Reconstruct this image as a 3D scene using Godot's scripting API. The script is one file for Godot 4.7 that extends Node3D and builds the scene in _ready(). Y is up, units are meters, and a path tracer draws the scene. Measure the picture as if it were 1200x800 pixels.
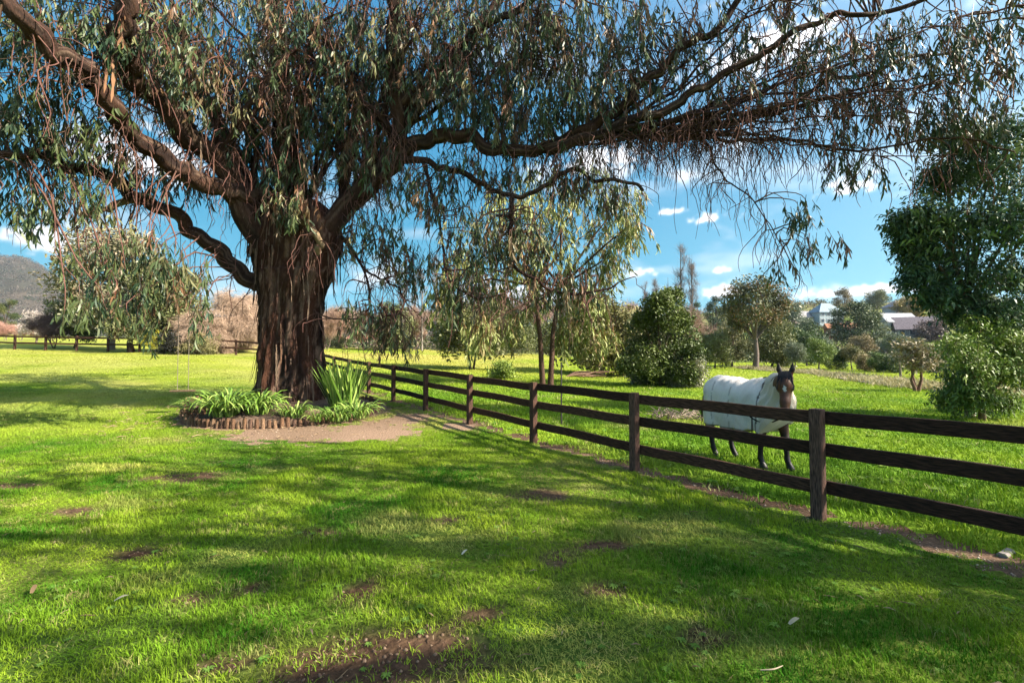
extends Node3D
# A lawn under a big gum tree, a dark post-and-rail fence, a rugged horse in the paddock behind it, hills and houses beyond.
# Ground coordinates: X to the right, D away from the camera (world z = -D), metres.

const EYE := 1.70
const LENS := 533.0
const PITCH := 0.0300
var rng := RandomNumberGenerator.new()
var counts := {}
var M := {}
var wob := FastNoiseLite.new()
var fine := FastNoiseLite.new()
var cam_basis := Basis(Vector3.RIGHT, PITCH)
const FENCE_A := Vector2(3.21, 4.81)      # first post in view (X, D)
const FENCE_STEP := Vector2(-1.40, 1.95)  # to the next post
const BED := Vector2(-6.05, 12.35)

# ------------------------------------------------------------------ mesh buffer
class MB:
	var v := PackedVector3Array()
	var n := PackedVector3Array()
	var c := PackedColorArray()
	var u := PackedVector2Array()
	var idx := PackedInt32Array()
	func vert(p: Vector3, nn: Vector3, col: Color, uv := Vector2.ZERO) -> int:
		v.append(p); n.append(nn); c.append(col); u.append(uv)
		return v.size() - 1
	func tri(a: Vector3, b: Vector3, d: Vector3, col: Color) -> void:
		# a, b, d counter-clockwise seen from outside
		var nn := (b - a).cross(d - a).normalized()
		var i := vert(a, nn, col)
		vert(b, nn, col); vert(d, nn, col)
		idx.append(i); idx.append(i + 2); idx.append(i + 1)
	func quad(a: Vector3, b: Vector3, d: Vector3, e: Vector3, col: Color) -> void:
		var nn := (b - a).cross(e - a).normalized()
		var i := vert(a, nn, col, Vector2(0, 0))
		vert(b, nn, col, Vector2(1, 0)); vert(d, nn, col, Vector2(1, 1)); vert(e, nn, col, Vector2(0, 1))
		idx.append_array(PackedInt32Array([i, i + 2, i + 1, i, i + 3, i + 2]))
	func box(t: Transform3D, s: Vector3, col: Color, bev := 0.0) -> void:
		# a box of size s centred on t, its long edges chamfered
		var h := s / 2
		if bev <= 0.0:
			for ax in 3:
				for sg in [-1.0, 1.0]:
					var w := Vector3.ZERO; w[ax] = sg * h[ax]
					var p := Vector3.ZERO; p[(ax + 1) % 3] = h[(ax + 1) % 3]
					var q := Vector3.ZERO; q[(ax + 2) % 3] = h[(ax + 2) % 3] * sg
					quad(t * (w - p - q), t * (w + p - q), t * (w + p + q), t * (w - p + q), col)
			return
		# octagonal section across the longest axis
		var la := 0
		if s.y > s.x and s.y >= s.z: la = 1
		elif s.z > s.x and s.z > s.y: la = 2
		var a1 := (la + 1) % 3
		var a2 := (la + 2) % 3
		var sec := []
		for k in [[1, -1, 0], [1, 1, 0], [1, 1, 1], [-1, 1, 1], [-1, 1, 0], [-1, -1, 0], [-1, -1, 1], [1, -1, 1]]:
			var p := Vector3.ZERO
			p[a1] = k[0] * (h[a1] - (bev if k[2] == 1 else 0.0))
			p[a2] = k[1] * (h[a2] - (bev if k[2] == 0 else 0.0))
			sec.append(p)
		var off := Vector3.ZERO; off[la] = h[la]
		for k in 8:
			var p: Vector3 = sec[k]
			var q: Vector3 = sec[(k + 1) % 8]
			quad(t * (p - off), t * (q - off), t * (q + off), t * (p + off), col)
		for k in range(1, 7):
			tri(t * (sec[0] + off), t * (sec[k] + off), t * (sec[k + 1] + off), col)
			tri(t * (sec[0] - off), t * (sec[k + 1] - off), t * (sec[k] - off), col)
	func tube(pts: Array, rad: Array, sides: int, col: Color, col2 := Color(-1, 0, 0), cap := true, wobble := 0.0) -> void:
		if col2.r < 0: col2 = col
		var m := pts.size()
		var tan: Vector3 = (pts[1] - pts[0]).normalized()
		var uu := tan.cross(Vector3(0.31, 0.2, 0.93)).normalized()
		if uu.length() < 0.5: uu = tan.cross(Vector3.UP).normalized()
		var base := v.size()
		for i in m:
			var tn: Vector3
			if i == 0: tn = (pts[1] - pts[0]).normalized()
			elif i == m - 1: tn = (pts[m - 1] - pts[m - 2]).normalized()
			else: tn = (pts[i + 1] - pts[i - 1]).normalized()
			uu = (uu - tn * uu.dot(tn)).normalized()
			var ww := tn.cross(uu)
			var cc := col.lerp(col2, float(i) / (m - 1))
			for j in sides:
				var a := TAU * j / sides
				var nn := uu * cos(a) + ww * sin(a)
				var r: float = rad[i]
				if wobble > 0.0:
					r *= 1.0 + wobble * sin(j * 2.4 + i * 1.7) + wobble * 0.7 * sin(j * 4.1 + i * 0.6)
				vert(pts[i] + nn * r, nn, cc, Vector2(float(j) / sides, float(i)))
		for i in m - 1:
			for j in sides:
				var a := base + i * sides + j
				var b := base + i * sides + (j + 1) % sides
				var d := a + sides
				var e := b + sides
				idx.append(a); idx.append(d); idx.append(b)
				idx.append(b); idx.append(d); idx.append(e)
		if cap:
			for i in [0, m - 1]:
				var tn: Vector3 = (pts[0] - pts[1]).normalized() if i == 0 else (pts[m - 1] - pts[m - 2]).normalized()
				var k := vert(pts[i] + tn * rad[i] * 0.25, tn, col if i == 0 else col2)
				for j in sides:
					var a: int = base + i * sides + j
					var b: int = base + i * sides + (j + 1) % sides
					if i == 0: idx.append(k); idx.append(a); idx.append(b)
					else: idx.append(k); idx.append(b); idx.append(a)
	func rough_tube(pts: Array, rad: Array, sides: int, depth: float, nz: FastNoiseLite, cols: Array) -> void:
		# a limb with stringy bark: ridges that run along it, in uneven browns
		var m := pts.size()
		var tan: Vector3 = (pts[1] - pts[0]).normalized()
		var uu := tan.cross(Vector3(0.31, 0.2, 0.93)).normalized()
		var base := v.size()
		var run := 0.0
		for i in m:
			var tn: Vector3 = (pts[mini(i + 1, m - 1)] - pts[maxi(i - 1, 0)]).normalized()
			if i > 0: run += (pts[i] - pts[i - 1]).length()
			uu = (uu - tn * uu.dot(tn)).normalized()
			var ww := tn.cross(uu)
			for j in sides + 1:
				var a := TAU * j / sides
				var nn := uu * cos(a) + ww * sin(a)
				var q := Vector3(cos(a), sin(a), 0) * (1.0 + float(rad[i]) * 3.0)
				var g := nz.get_noise_3d(q.x * 90, q.y * 90, run * 45 + float(rad[0]) * 777) + 0.8 * nz.get_noise_3d(q.x * 30 + 50, q.y * 30, run * 100)
				var f := nz.get_noise_3d(q.x * 150 + 20, q.y * 150, run * 60 + 300)
				var c: Color = cols[0].lerp(cols[1], clampf(0.5 + 1.5 * g, 0, 1)).lerp(cols[2], smoothstep(0.08, 0.45, f) * 0.8)
				vert(pts[i] + nn * float(rad[i]) * (1.0 + depth * (g + 0.6 * f)), nn, c, Vector2(a, run))
		var w := sides + 1
		for i in m - 1:
			for j in sides:
				var a := base + i * w + j
				idx.append_array(PackedInt32Array([a, a + w, a + 1, a + 1, a + w, a + w + 1]))
		for i in m:
			for j in w:
				var pu: Vector3 = v[base + mini(i + 1, m - 1) * w + j] - v[base + maxi(i - 1, 0) * w + j]
				var pa: Vector3 = v[base + i * w + (j + 1 if j < sides else 1)] - v[base + i * w + (j - 1 if j > 0 else sides - 1)]
				var nn := pa.cross(pu).normalized()
				if nn.dot(n[base + i * w + j]) < 0: nn = -nn
				n[base + i * w + j] = nn
	func blade(pts: Array, wid: Array, side: Vector3, col: Color, col2: Color) -> void:
		# a flat leaf along pts
		var m := pts.size()
		var base := v.size()
		for i in m:
			var tn: Vector3 = (pts[mini(i + 1, m - 1)] - pts[maxi(i - 1, 0)]).normalized()
			var nn := side.cross(tn).normalized()
			var cc := col.lerp(col2, float(i) / (m - 1))
			var s: Vector3 = side * (wid[i] * 0.5)
			vert(pts[i] - s, nn, cc); vert(pts[i] + s, nn, cc)
		for i in m - 1:
			var a := base + i * 2
			idx.append(a); idx.append(a + 3); idx.append(a + 1)
			idx.append(a); idx.append(a + 2); idx.append(a + 3)
	func mesh(off := Vector3.ZERO, smooth := true) -> ArrayMesh:
		var arr := []
		arr.resize(Mesh.ARRAY_MAX)
		var vv := v
		if off != Vector3.ZERO:
			vv = v.duplicate()
			for i in vv.size(): vv[i] -= off
		arr[Mesh.ARRAY_VERTEX] = vv
		if smooth: arr[Mesh.ARRAY_NORMAL] = n
		arr[Mesh.ARRAY_COLOR] = c
		arr[Mesh.ARRAY_TEX_UV] = u
		arr[Mesh.ARRAY_INDEX] = idx
		var am := ArrayMesh.new()
		am.add_surface_from_arrays(Mesh.PRIMITIVE_TRIANGLES, arr)
		return am

# ------------------------------------------------------------------ naming
func numbered(called: String) -> String:
	var k: int = counts.get(called, 0)
	counts[called] = k + 1
	return called if k == 0 else "%s_%03d" % [called, k]

func tag(o: Node, label: String, category: String, group := "") -> void:
	o.set_meta("label", label)
	o.set_meta("category", category)
	if group: o.set_meta("group", group)

func thing(called: String, label: String, category: String, pos: Vector3, group := "") -> Node3D:
	var o := Node3D.new()
	o.name = numbered(called)
	add_child(o, true)
	o.position = pos
	tag(o, label, category, group)
	return o

func part(called: String, mesh: Mesh, mat: Material, parent: Node3D, pos := Vector3.ZERO, stuff := false) -> MeshInstance3D:
	var o := MeshInstance3D.new()
	o.name = called if parent != self else numbered(called)
	o.mesh = mesh
	o.material_override = mat
	o.position = pos
	parent.add_child(o, true)
	if stuff: o.set_meta("kind", "stuff")
	return o

func struct(called: String, mesh: Mesh, mat: Material) -> MeshInstance3D:
	var o := part(called, mesh, mat, self)
	o.set_meta("kind", "structure")
	return o

func many(called: String, mesh: Mesh, mat: Material, places: Array, tints: Array, parent: Node3D) -> MultiMeshInstance3D:
	var mm := MultiMesh.new()
	mm.transform_format = MultiMesh.TRANSFORM_3D
	mm.use_colors = true
	mm.mesh = mesh
	mm.instance_count = places.size()
	for i in places.size():
		mm.set_instance_transform(i, places[i])
		mm.set_instance_color(i, tints[i])
	var o := MultiMeshInstance3D.new()
	o.name = called if parent != self else numbered(called)
	o.multimesh = mm
	o.material_override = mat
	parent.add_child(o, true)
	o.set_meta("kind", "stuff")
	return o

# ------------------------------------------------------------------ places
func rf(a: float, b: float) -> float: return rng.randf_range(a, b)
func rdir() -> Vector3:
	var z := rf(-1, 1)
	var a := rf(0, TAU)
	var r := sqrt(1 - z * z)
	return Vector3(r * cos(a), z, r * sin(a))
func lin(r: float, g: float, b: float) -> Color: return Color(r, g, b)

func at(px: float, py: float, depth: float) -> Vector3:
	return Vector3(0, EYE, 0) + cam_basis * (Vector3((px - 600) / LENS, (400 - py) / LENS, -1) * depth)

func ramp(keys: Array, x: float) -> float:
	if x <= keys[0][0]: return keys[0][1]
	for i in keys.size() - 1:
		if x < keys[i + 1][0]:
			var f: float = (x - keys[i][0]) / (keys[i + 1][0] - keys[i][0])
			f = f * f * (3 - 2 * f)
			return lerpf(keys[i][1], keys[i + 1][1], f)
	return keys[-1][1]

var slope_keys := [[-1.3, 0.084], [-0.75, 0.072], [-0.3, 0.044], [0.0, 0.030], [0.25, 0.014], [0.5, 0.006], [1.2, 0.004]]
var hill_keys := [[-1.9, 90.0], [-1.3, 175.0], [-1.10, 170.0], [-0.95, 112.0], [-0.55, 40.0], [-0.2, 30.0], [0.2, 30.0], [0.6, 40.0], [1.5, 60.0]]
var town_keys := [[-0.9, 4.0], [-0.3, 6.0], [0.2, 12.0], [0.45, 30.0], [0.6, 36.0], [0.95, 37.0], [1.4, 34.0]]

func height(x: float, d: float) -> float:
	var t := x / maxf(d, 4.0)
	var far := d - 9.0
	var lift := 0.0
	if far > -4.0:
		var soft := far if far > 4.0 else (far + 4.0) * (far + 4.0) / 16.0
		lift = ramp(slope_keys, t) * (soft if soft < 60.0 else 60.0 + (soft - 60.0) * 0.3)
	var y := lift + 0.05 * wob.get_noise_2d(x * 6.0, d * 6.0) * clampf(d / 6.0, 0.3, 1.6)
	if d > 70.0:
		y += ramp(town_keys, t) * smoothstep(80.0, 330.0, d)
		if d > 300.0:
			y += ramp(hill_keys, t) * smoothstep(360.0, 950.0, d) + 9.0 * wob.get_noise_2d(x * 0.06, d * 0.06) * smoothstep(400.0, 800.0, d)
	return y

func ground(x: float, d: float) -> Vector3: return Vector3(x, height(x, d), -d)

func spot(px: float, py: float) -> Vector3:
	# where the line of sight through a pixel of the photograph meets the ground
	var dir := (at(px, py, 1.0) - Vector3(0, EYE, 0))
	var s := 2.0
	while s < 1500.0:
		var p := Vector3(0, EYE, 0) + dir * s
		if p.y < height(p.x, -p.z):
			break
		s *= 1.006
	var q := Vector3(0, EYE, 0) + dir * s
	q.y = height(q.x, -q.z)
	return q

func fence_side(x: float, d: float) -> float:
	# metres from the fence line, positive on the lawn
	var n := Vector2(-FENCE_STEP.y, FENCE_STEP.x).normalized()
	return (Vector2(x, d) - FENCE_A).dot(n)

# ------------------------------------------------------------------ materials
func grain(freq: float, lo: float, hi: float, oct := 4, w := 256, kind := FastNoiseLite.TYPE_SIMPLEX_SMOOTH, sd := 1) -> NoiseTexture2D:
	var t := NoiseTexture2D.new()
	var f := FastNoiseLite.new()
	f.noise_type = kind
	f.seed = sd
	f.frequency = freq
	f.fractal_octaves = oct
	t.noise = f
	t.width = w; t.height = w
	t.seamless = true
	var g := Gradient.new()
	g.set_color(0, Color(lo, lo, lo)); g.set_color(1, Color(hi, hi, hi))
	t.color_ramp = g
	return t

func mat(called: String, rough := 0.9, tex: Texture2D = null, scale := Vector3.ONE, spec := 0.3) -> StandardMaterial3D:
	var m := StandardMaterial3D.new()
	m.resource_name = called
	m.vertex_color_use_as_albedo = true
	m.roughness = rough
	m.metallic_specular = spec
	if tex:
		m.albedo_texture = tex
		m.uv1_triplanar = true
		m.uv1_scale = scale
	return m

func bumpy(m: StandardMaterial3D, tex: Texture2D, amount: float) -> StandardMaterial3D:
	m.heightmap_enabled = true
	m.heightmap_texture = tex
	m.heightmap_scale = amount
	return m

func leafy(called: String, through := 0.5, rough := 0.55) -> StandardMaterial3D:
	var m := mat(called, rough, null, Vector3.ONE, 0.35)
	m.backlight_enabled = true
	m.backlight = Color(through, through, through * 0.8)
	m.cull_mode = BaseMaterial3D.CULL_DISABLED
	return m

func make_materials() -> void:
	var g1 := grain(0.03, 0.62, 1.0, 5, 512)
	var g2 := grain(0.012, 0.70, 1.0, 4, 512, FastNoiseLite.TYPE_SIMPLEX_SMOOTH, 7)
	M.soil = bumpy(mat("soil", 0.95, g1, Vector3(1.3, 1.3, 1.3), 0.2), g1, 3.0)
	M.turf = bumpy(mat("turf", 0.95, g1, Vector3(0.9, 0.9, 0.9), 0.15), g1, 4.0)
	M.turf.uv1_world_triplanar = true
	M.soil.uv1_world_triplanar = true
	M.land = mat("land", 0.95, g2, Vector3(0.02, 0.02, 0.02), 0.1)
	M.bark = bumpy(mat("bark", 0.9, g1, Vector3(2.2, 0.5, 2.2), 0.25), g1, 5.0)
	M.twig = mat("twig", 0.85, null, Vector3.ONE, 0.25)
	var wood := grain(0.02, 0.30, 1.0, 5, 512, FastNoiseLite.TYPE_SIMPLEX_SMOOTH, 3)
	M.timber = bumpy(mat("dark_timber", 0.8, wood, Vector3(0.7, 8.0, 8.0), 0.3), wood, 0.5)
	M.log = bumpy(mat("edging_timber", 0.85, wood, Vector3(8, 1.5, 8), 0.3), wood, 0.4)
	M.grass = leafy("grass_blade", 0.6, 0.75)
	M.grass.metallic_specular = 0.18
	M.leaf = leafy("leaf", 0.45, 0.5)
	M.gum = leafy("gum_leaf", 0.4, 0.42)
	M.strap = leafy("strap_leaf", 0.4, 0.55)
	M.rope = mat("rope", 0.9)
	M.wall = mat("house_wall", 0.85, g2, Vector3(0.3, 0.3, 0.3))
	M.roof = mat("house_roof", 0.6, g2, Vector3(0.3, 0.3, 0.3))
	M.glass = mat("window_glass", 0.15, null, Vector3.ONE, 0.6)
	var weave := grain(0.05, 0.86, 1.0, 3, 256, FastNoiseLite.TYPE_SIMPLEX_SMOOTH, 5)
	M.rug = mat("rug_cloth", 0.85, weave, Vector3(4, 4, 4), 0.2)
	M.rug.rim_enabled = true
	M.rug.rim = 0.3
	M.coat = mat("horse_coat", 0.5, grain(0.02, 0.75, 1.0, 4, 256, FastNoiseLite.TYPE_SIMPLEX_SMOOTH, 9), Vector3(3, 3, 3), 0.4)
	M.strapping = mat("webbing", 0.6)

# ------------------------------------------------------------------ sky
func make_sky() -> Texture2D:
	# clear winter blue with a bank of low cumulus on the horizon, scattered puffs and thin wisps, paler towards the sun
	var w := 2048
	var h := 1024
	var im := Image.create(w, h, false, Image.FORMAT_RGBF)
	var n1 := FastNoiseLite.new(); n1.frequency = 1.0; n1.fractal_octaves = 5; n1.seed = 11
	var n2 := FastNoiseLite.new(); n2.frequency = 1.0; n2.fractal_octaves = 4; n2.seed = 23
	var sun := SUN.normalized()
	# separate puffs: direction, half width and half height in radians
	var puffs := []
	for p in [[1000, 218, 0.036, 0.018], [748, 320, 0.030, 0.012], [845, 317, 0.017, 0.008], [832, 256, 0.04, 0.010], [846, 345, 0.042, 0.018], [785, 248, 0.03, 0.007], [905, 60, 0.10, 0.04], [700, 190, 0.09, 0.035], [60, 282, 0.06, 0.03], [600, 345, 0.16, 0.035], [170, 190, 0.10, 0.05], [1010, 342, 0.12, 0.012]]:
		puffs.append([(at(p[0], p[1], 1.0) - Vector3(0, EYE, 0)).normalized(), p[2], p[3]])
	for i in 40:
		var a := rf(0, TAU)
		var e := 0.06 + 0.5 * rng.randf() * rng.randf()
		puffs.append([Vector3(cos(a) * cos(e), sin(e), sin(a) * cos(e)), rf(0.02, 0.09), rf(0.01, 0.03)])
	# keep the random puffs out of the part of the sky already filled from the list
	puffs = puffs.filter(func(p): return puffs.find(p) < 12 or p[0].z > -0.25)
	for y in h / 2 + 2:
		var el := PI / 2 - PI * (y + 0.5) / h
		var sy := sin(el)
		var ce := cos(el)
		var near_rows := puffs.filter(func(p): return absf(asin(p[0].y) - el) < p[2] * 2.8)
		var k := pow(clampf(1.0 - sy, 0.0, 1.0), 3.0)
		var top := Vector3(0.006, 0.082, 0.185).lerp(Vector3(0.010, 0.150, 0.235), pow(clampf(1.0 - sy, 0, 1), 2.2))
		var base := top.lerp(Vector3(0.085, 0.25, 0.31), pow(k, 2.0))
		for x in w:
			var az := TAU * (x + 0.5) / w - PI
			var dv := Vector3(sin(az + PI) * ce, sy, -cos(az + PI) * ce)
			var cs := dv.dot(sun)
			var glow := pow(clampf(cs * 0.5 + 0.5, 0, 1), 5.0)
			var col := base * (1.0 + 0.25 * glow) + Vector3(1.0, 1.0, 1.0) * glow * 0.32
			# wisps
			var wisp := n1.get_noise_3d(dv.x * 2.0, dv.y * 9.0, dv.z * 2.0) + 0.35 * n2.get_noise_3d(dv.x * 7, dv.y * 22, dv.z * 7)
			var cl := smoothstep(0.10, 0.6, wisp) * 0.26
			# broken high cloud that thickens towards the sun
			var hi := n2.get_noise_3d(dv.x * 2.6, dv.y * 4.5, dv.z * 2.6) + 0.5 * n1.get_noise_3d(dv.x * 8, dv.y * 12, dv.z * 8)
			cl = maxf(cl, smoothstep(0.30 - 0.75 * glow, 0.75 - 0.55 * glow, hi) * 0.85)
			# the bank along the horizon
			if el < 0.2:
				var edge := 0.085 + 0.07 * n2.get_noise_3d(dv.x * 5.0, 3.0, dv.z * 5.0) + 0.03 * n1.get_noise_3d(dv.x * 12, dv.y * 30, dv.z * 12)
				cl = maxf(cl, smoothstep(edge + 0.012, edge - 0.05, el) * 0.65)
			for p in near_rows:
				var pd: Vector3 = p[0]
				var cosd := pd.dot(dv)
				if cosd < 0.9: continue
				var du := (dv - pd * cosd)
				var side := Vector3.UP.cross(pd).normalized()
				var a: float = du.dot(side) / p[1]
				var b: float = du.dot(pd.cross(side)) / p[2]
				if b < 0: b *= 1.6
				var r := sqrt(a * a + b * b) - 1.1 * n1.get_noise_3d(dv.x * 30, dv.y * 44, dv.z * 30) - 0.7 * n2.get_noise_3d(dv.x * 75, dv.y * 90, dv.z * 75)
				cl = maxf(cl, smoothstep(1.15, 0.30, r) * 0.95)
			var white := Vector3(0.98, 0.97, 0.99) * (0.42 + 1.1 * glow)
			col = col.lerp(white, cl)
			im.set_pixel(x, y, Color(col.x, col.y, col.z))
	var low := Color(0.20, 0.22, 0.16)
	for y in range(h / 2 + 2, h):
		for x in range(0, w): im.set_pixel(x, y, low)
	return ImageTexture.create_from_image(im)

# ------------------------------------------------------------------ ground
# worn places in the turf: pixel of the photograph, half width and half height there, kind (1 dark soil, 2 pale gravel)
var worn_px := [[428, 772, 140, 40, 1], [418, 696, 30, 16, 1], [655, 655, 26, 14, 1], [705, 690, 34, 12, 1], [640, 580, 40, 7, 1], [300, 690, 20, 8, 1], [560, 720, 30, 10, 1], [830, 748, 30, 12, 1], [90, 600, 40, 8, 1], [220, 560, 50, 6, 1], [370, 625, 30, 6, 1], [160, 650, 30, 8, 1], [230, 705, 26, 9, 1], [505, 770, 60, 20, 1], [250, 780, 40, 18, 1], [20, 570, 40, 5, 1], [700, 640, 40, 7, 1], [520, 610, 30, 5, 1],
	[335, 508, 84, 12, 2], [430, 506, 66, 11, 2], [475, 491, 34, 8, 2], [540, 500, 28, 4, 2]]
var worn := []

func bare(x: float, d: float) -> Vector2:
	# (how bare, kind)
	var w := Vector2.ZERO
	var rag := 0.7 * fine.get_noise_2d(x * 200, d * 200) + 0.6 * wob.get_noise_2d(x * 70, d * 70)
	for p in worn:
		var a: float = (x - p[0]) / p[2]
		var b: float = (d - p[1]) / p[3]
		var q := a * a + b * b
		if q < 3.0:
			var k := smoothstep(1.3, 0.5, sqrt(q) - rag * (0.8 if p[4] == 1 else 0.55))
			if p[4] == 1: k *= 0.9
			if k > w.x: w = Vector2(k, p[4])
	var f := fence_side(x, d)
	if f > -0.75 and f < 0.65 and d < 40:
		var k := smoothstep(0.34, 0.06, absf(f + 0.05) - 0.34 * rag) * 0.9
		if k > w.x: w = Vector2(k, 3)
	var bd := Vector2(x, d).distance_to(BED)
	if bd < 2.9:
		var k := smoothstep(2.75, 2.4, bd - 0.2 * rag)
		if k > w.x: w = Vector2(k, 2)
	return w

func turf_tone(x: float, d: float) -> Color:
	var a := wob.get_noise_2d(x * 22, d * 22) * 1.3
	var b := fine.get_noise_2d(x * 30 + 500, d * 30)
	var m := wob.get_noise_2d(x * 75 + 40, d * 75)
	var s := clampf(0.48 + 0.6 * a + 0.5 * b + 0.7 * m, 0, 1)
	var c := Color(0.042, 0.146, 0.008).lerp(Color(0.268, 0.368, 0.026), s)
	return c.lerp(Color(0.42, 0.36, 0.13), 0.45 * smoothstep(0.2, 0.5, fine.get_noise_2d(x * 34 - 90, d * 50)))

func field_tone(x: float, d: float) -> Color:
	var t := x / maxf(d, 4.0)
	var c := turf_tone(x * 0.4, d * 0.4)
	var k := smoothstep(12, 32, d)
	c = c.lerp(Color(0.40, 0.42, 0.060).lerp(Color(0.26, 0.33, 0.035), clampf(0.5 + 0.9 * wob.get_noise_2d(x * 3, d * 5), 0, 1)), k)
	if fence_side(x, d) > 0 and d > 7.0: c = c.lerp(Color(0.47, 0.45, 0.13), 0.55 * smoothstep(8.0, 14.0, d) * clampf(0.6 + wob.get_noise_2d(x * 12, d * 16) * 1.3, 0, 1))  # sunlit look of the lawn put into its colour: paler and yellower farther out
	if fence_side(x, d) < 0: c = c.lerp(Color(0.24, 0.38, 0.035), 0.35)
	# the dry middle paddock
	if fence_side(x, d) < 0 and t < 0.12:
		c = c.lerp(Color(0.50, 0.42, 0.13), 0.7 * smoothstep(24, 40, d) * smoothstep(0.2, -0.05, t) * clampf(0.75 + wob.get_noise_2d(x * 4, d * 6) * 1.2, 0, 1))
	return c

func build_ground() -> void:
	for p in worn_px:
		var g := spot(p[0], p[1])
		var dd := -g.z
		worn.append([g.x, dd, p[2] * dd / LENS, p[3] * dd * dd / (EYE * LENS), p[4]])
	var rings := []
	var d := -9.0
	while d < 1700.0:
		rings.append(d)
		d += 0.11 if d < 13.5 and d > 1.5 else (0.5 if d <= 1.5 else maxf(0.11, d * 0.018))
	var cols := 300
	var bufs := {"lawn": MB.new(), "paddock": MB.new(), "bare_earth": MB.new(), "hills": MB.new()}
	var maps := {"lawn": {}, "paddock": {}, "bare_earth": {}, "hills": {}}
	var pts := []
	var kinds := []
	for i in rings.size():
		var row := PackedVector3Array()
		var kr := PackedByteArray()
		for j in cols + 1:
			var t := (float(j) / cols * 2.0 - 1.0) * 2.6
			t = t * (0.5 + 0.5 * absf(t) / 2.6)
			var x: float = t * (rings[i] + 11.0)
			row.append(ground(x, rings[i]))
			var k := 0
			if rings[i] > 75.0: k = 3
			elif fence_side(x, rings[i]) < 0 or rings[i] > 36: k = 1
			if rings[i] < 36 and rings[i] > 1.5 and absf(x) < 14:
				
					var wq := bare(x, rings[i])
					if wq.x > 0.55 and wq.y != 1: k = 2
			kr.append(k)
		pts.append(row); kinds.append(kr)
	var names := ["lawn", "paddock", "bare_earth", "hills"]
	for i in rings.size() - 1:
		for j in cols:
			var k: int = kinds[i][j]
			var mb: MB = bufs[names[k]]
			var mp: Dictionary = maps[names[k]]
			var q := PackedInt32Array()
			for o in [[0, 0], [0, 1], [1, 1], [1, 0]]:
				var key: int = (i + o[0]) * (cols + 1) + j + o[1]
				if not mp.has(key):
					var p: Vector3 = pts[i + o[0]][j + o[1]]
					var e: float = 0.05 if rings[i] < 20 else rings[i] * 0.02
					var dx := height(p.x + e, -p.z) - p.y
					var dd := height(p.x, -p.z + e) - p.y
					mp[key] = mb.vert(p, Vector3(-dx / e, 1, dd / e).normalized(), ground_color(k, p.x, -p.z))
				q.append(mp[key])
			mb.idx.append_array(PackedInt32Array([q[0], q[3], q[2], q[0], q[2], q[1]]))
	struct("lawn", bufs.lawn.mesh(), M.turf)
	struct("paddock", bufs.paddock.mesh(), M.turf)
	struct("bare_earth", bufs.bare_earth.mesh(), M.soil)
	struct("hills", bufs.hills.mesh(), M.land)

func ground_color(k: int, x: float, d: float) -> Color:
	var nz := wob.get_noise_2d(x * 15, d * 15)
	if k == 2:
		var w := bare(x, d)
		if w.y == 2: return Color(0.37, 0.25, 0.175).lerp(Color(0.22, 0.145, 0.095), clampf(0.4 + nz, 0, 1))
		if w.y == 3: return Color(0.14, 0.085, 0.055).lerp(Color(0.25, 0.165, 0.11), clampf(0.4 + nz * 1.5, 0, 1))
		return Color(0.075, 0.042, 0.028).lerp(Color(0.125, 0.075, 0.05), clampf(0.5 + nz, 0, 1))
	if k == 3:
		var t := x / d
		if d > 420: return Color(0.06, 0.055, 0.04).lerp(Color(0.10, 0.08, 0.06), clampf(0.5 + wob.get_noise_2d(x * 0.3, d * 0.3) * 1.5, 0, 1))
		return Color(0.16, 0.21, 0.05).lerp(Color(0.22, 0.2, 0.09), clampf(0.5 + wob.get_noise_2d(x, d) * 1.5, 0, 1))
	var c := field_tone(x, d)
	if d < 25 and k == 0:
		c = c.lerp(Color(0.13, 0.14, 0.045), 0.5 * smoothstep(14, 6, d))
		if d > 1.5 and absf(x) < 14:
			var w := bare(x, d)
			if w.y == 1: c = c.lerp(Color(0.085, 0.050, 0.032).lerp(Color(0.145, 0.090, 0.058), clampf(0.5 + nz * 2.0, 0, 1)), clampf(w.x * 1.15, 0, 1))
	return c

func tuft(blades: int, spread: float, lo: float, hi: float, wid: float, lean: float) -> ArrayMesh:
	var mb := MB.new()
	for i in blades:
		var a := rf(0, TAU)
		var r := spread * sqrt(rng.randf())
		var p := Vector3(cos(a) * r, -0.006, sin(a) * r)
		var hh := rf(lo, hi)
		var b := rf(0, TAU)
		var out := Vector3(cos(b), 0, sin(b)) * hh * rf(0.1, lean)
		var side := Vector3(-sin(b), 0, cos(b)).rotated(Vector3.UP, rf(-0.6, 0.6))
		var w := wid * rf(0.7, 1.3)
		var s := rf(0.8, 1.15)
		mb.blade([p, p + out * 0.35 + Vector3(0, hh * 0.6, 0), p + out + Vector3(0, hh * rf(0.75, 1.0), 0)], [w, w * 0.75, w * 0.12], side, Color(s, s, s), Color(s * 1.1, s * 1.05, s))
	return mb.mesh()

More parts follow.
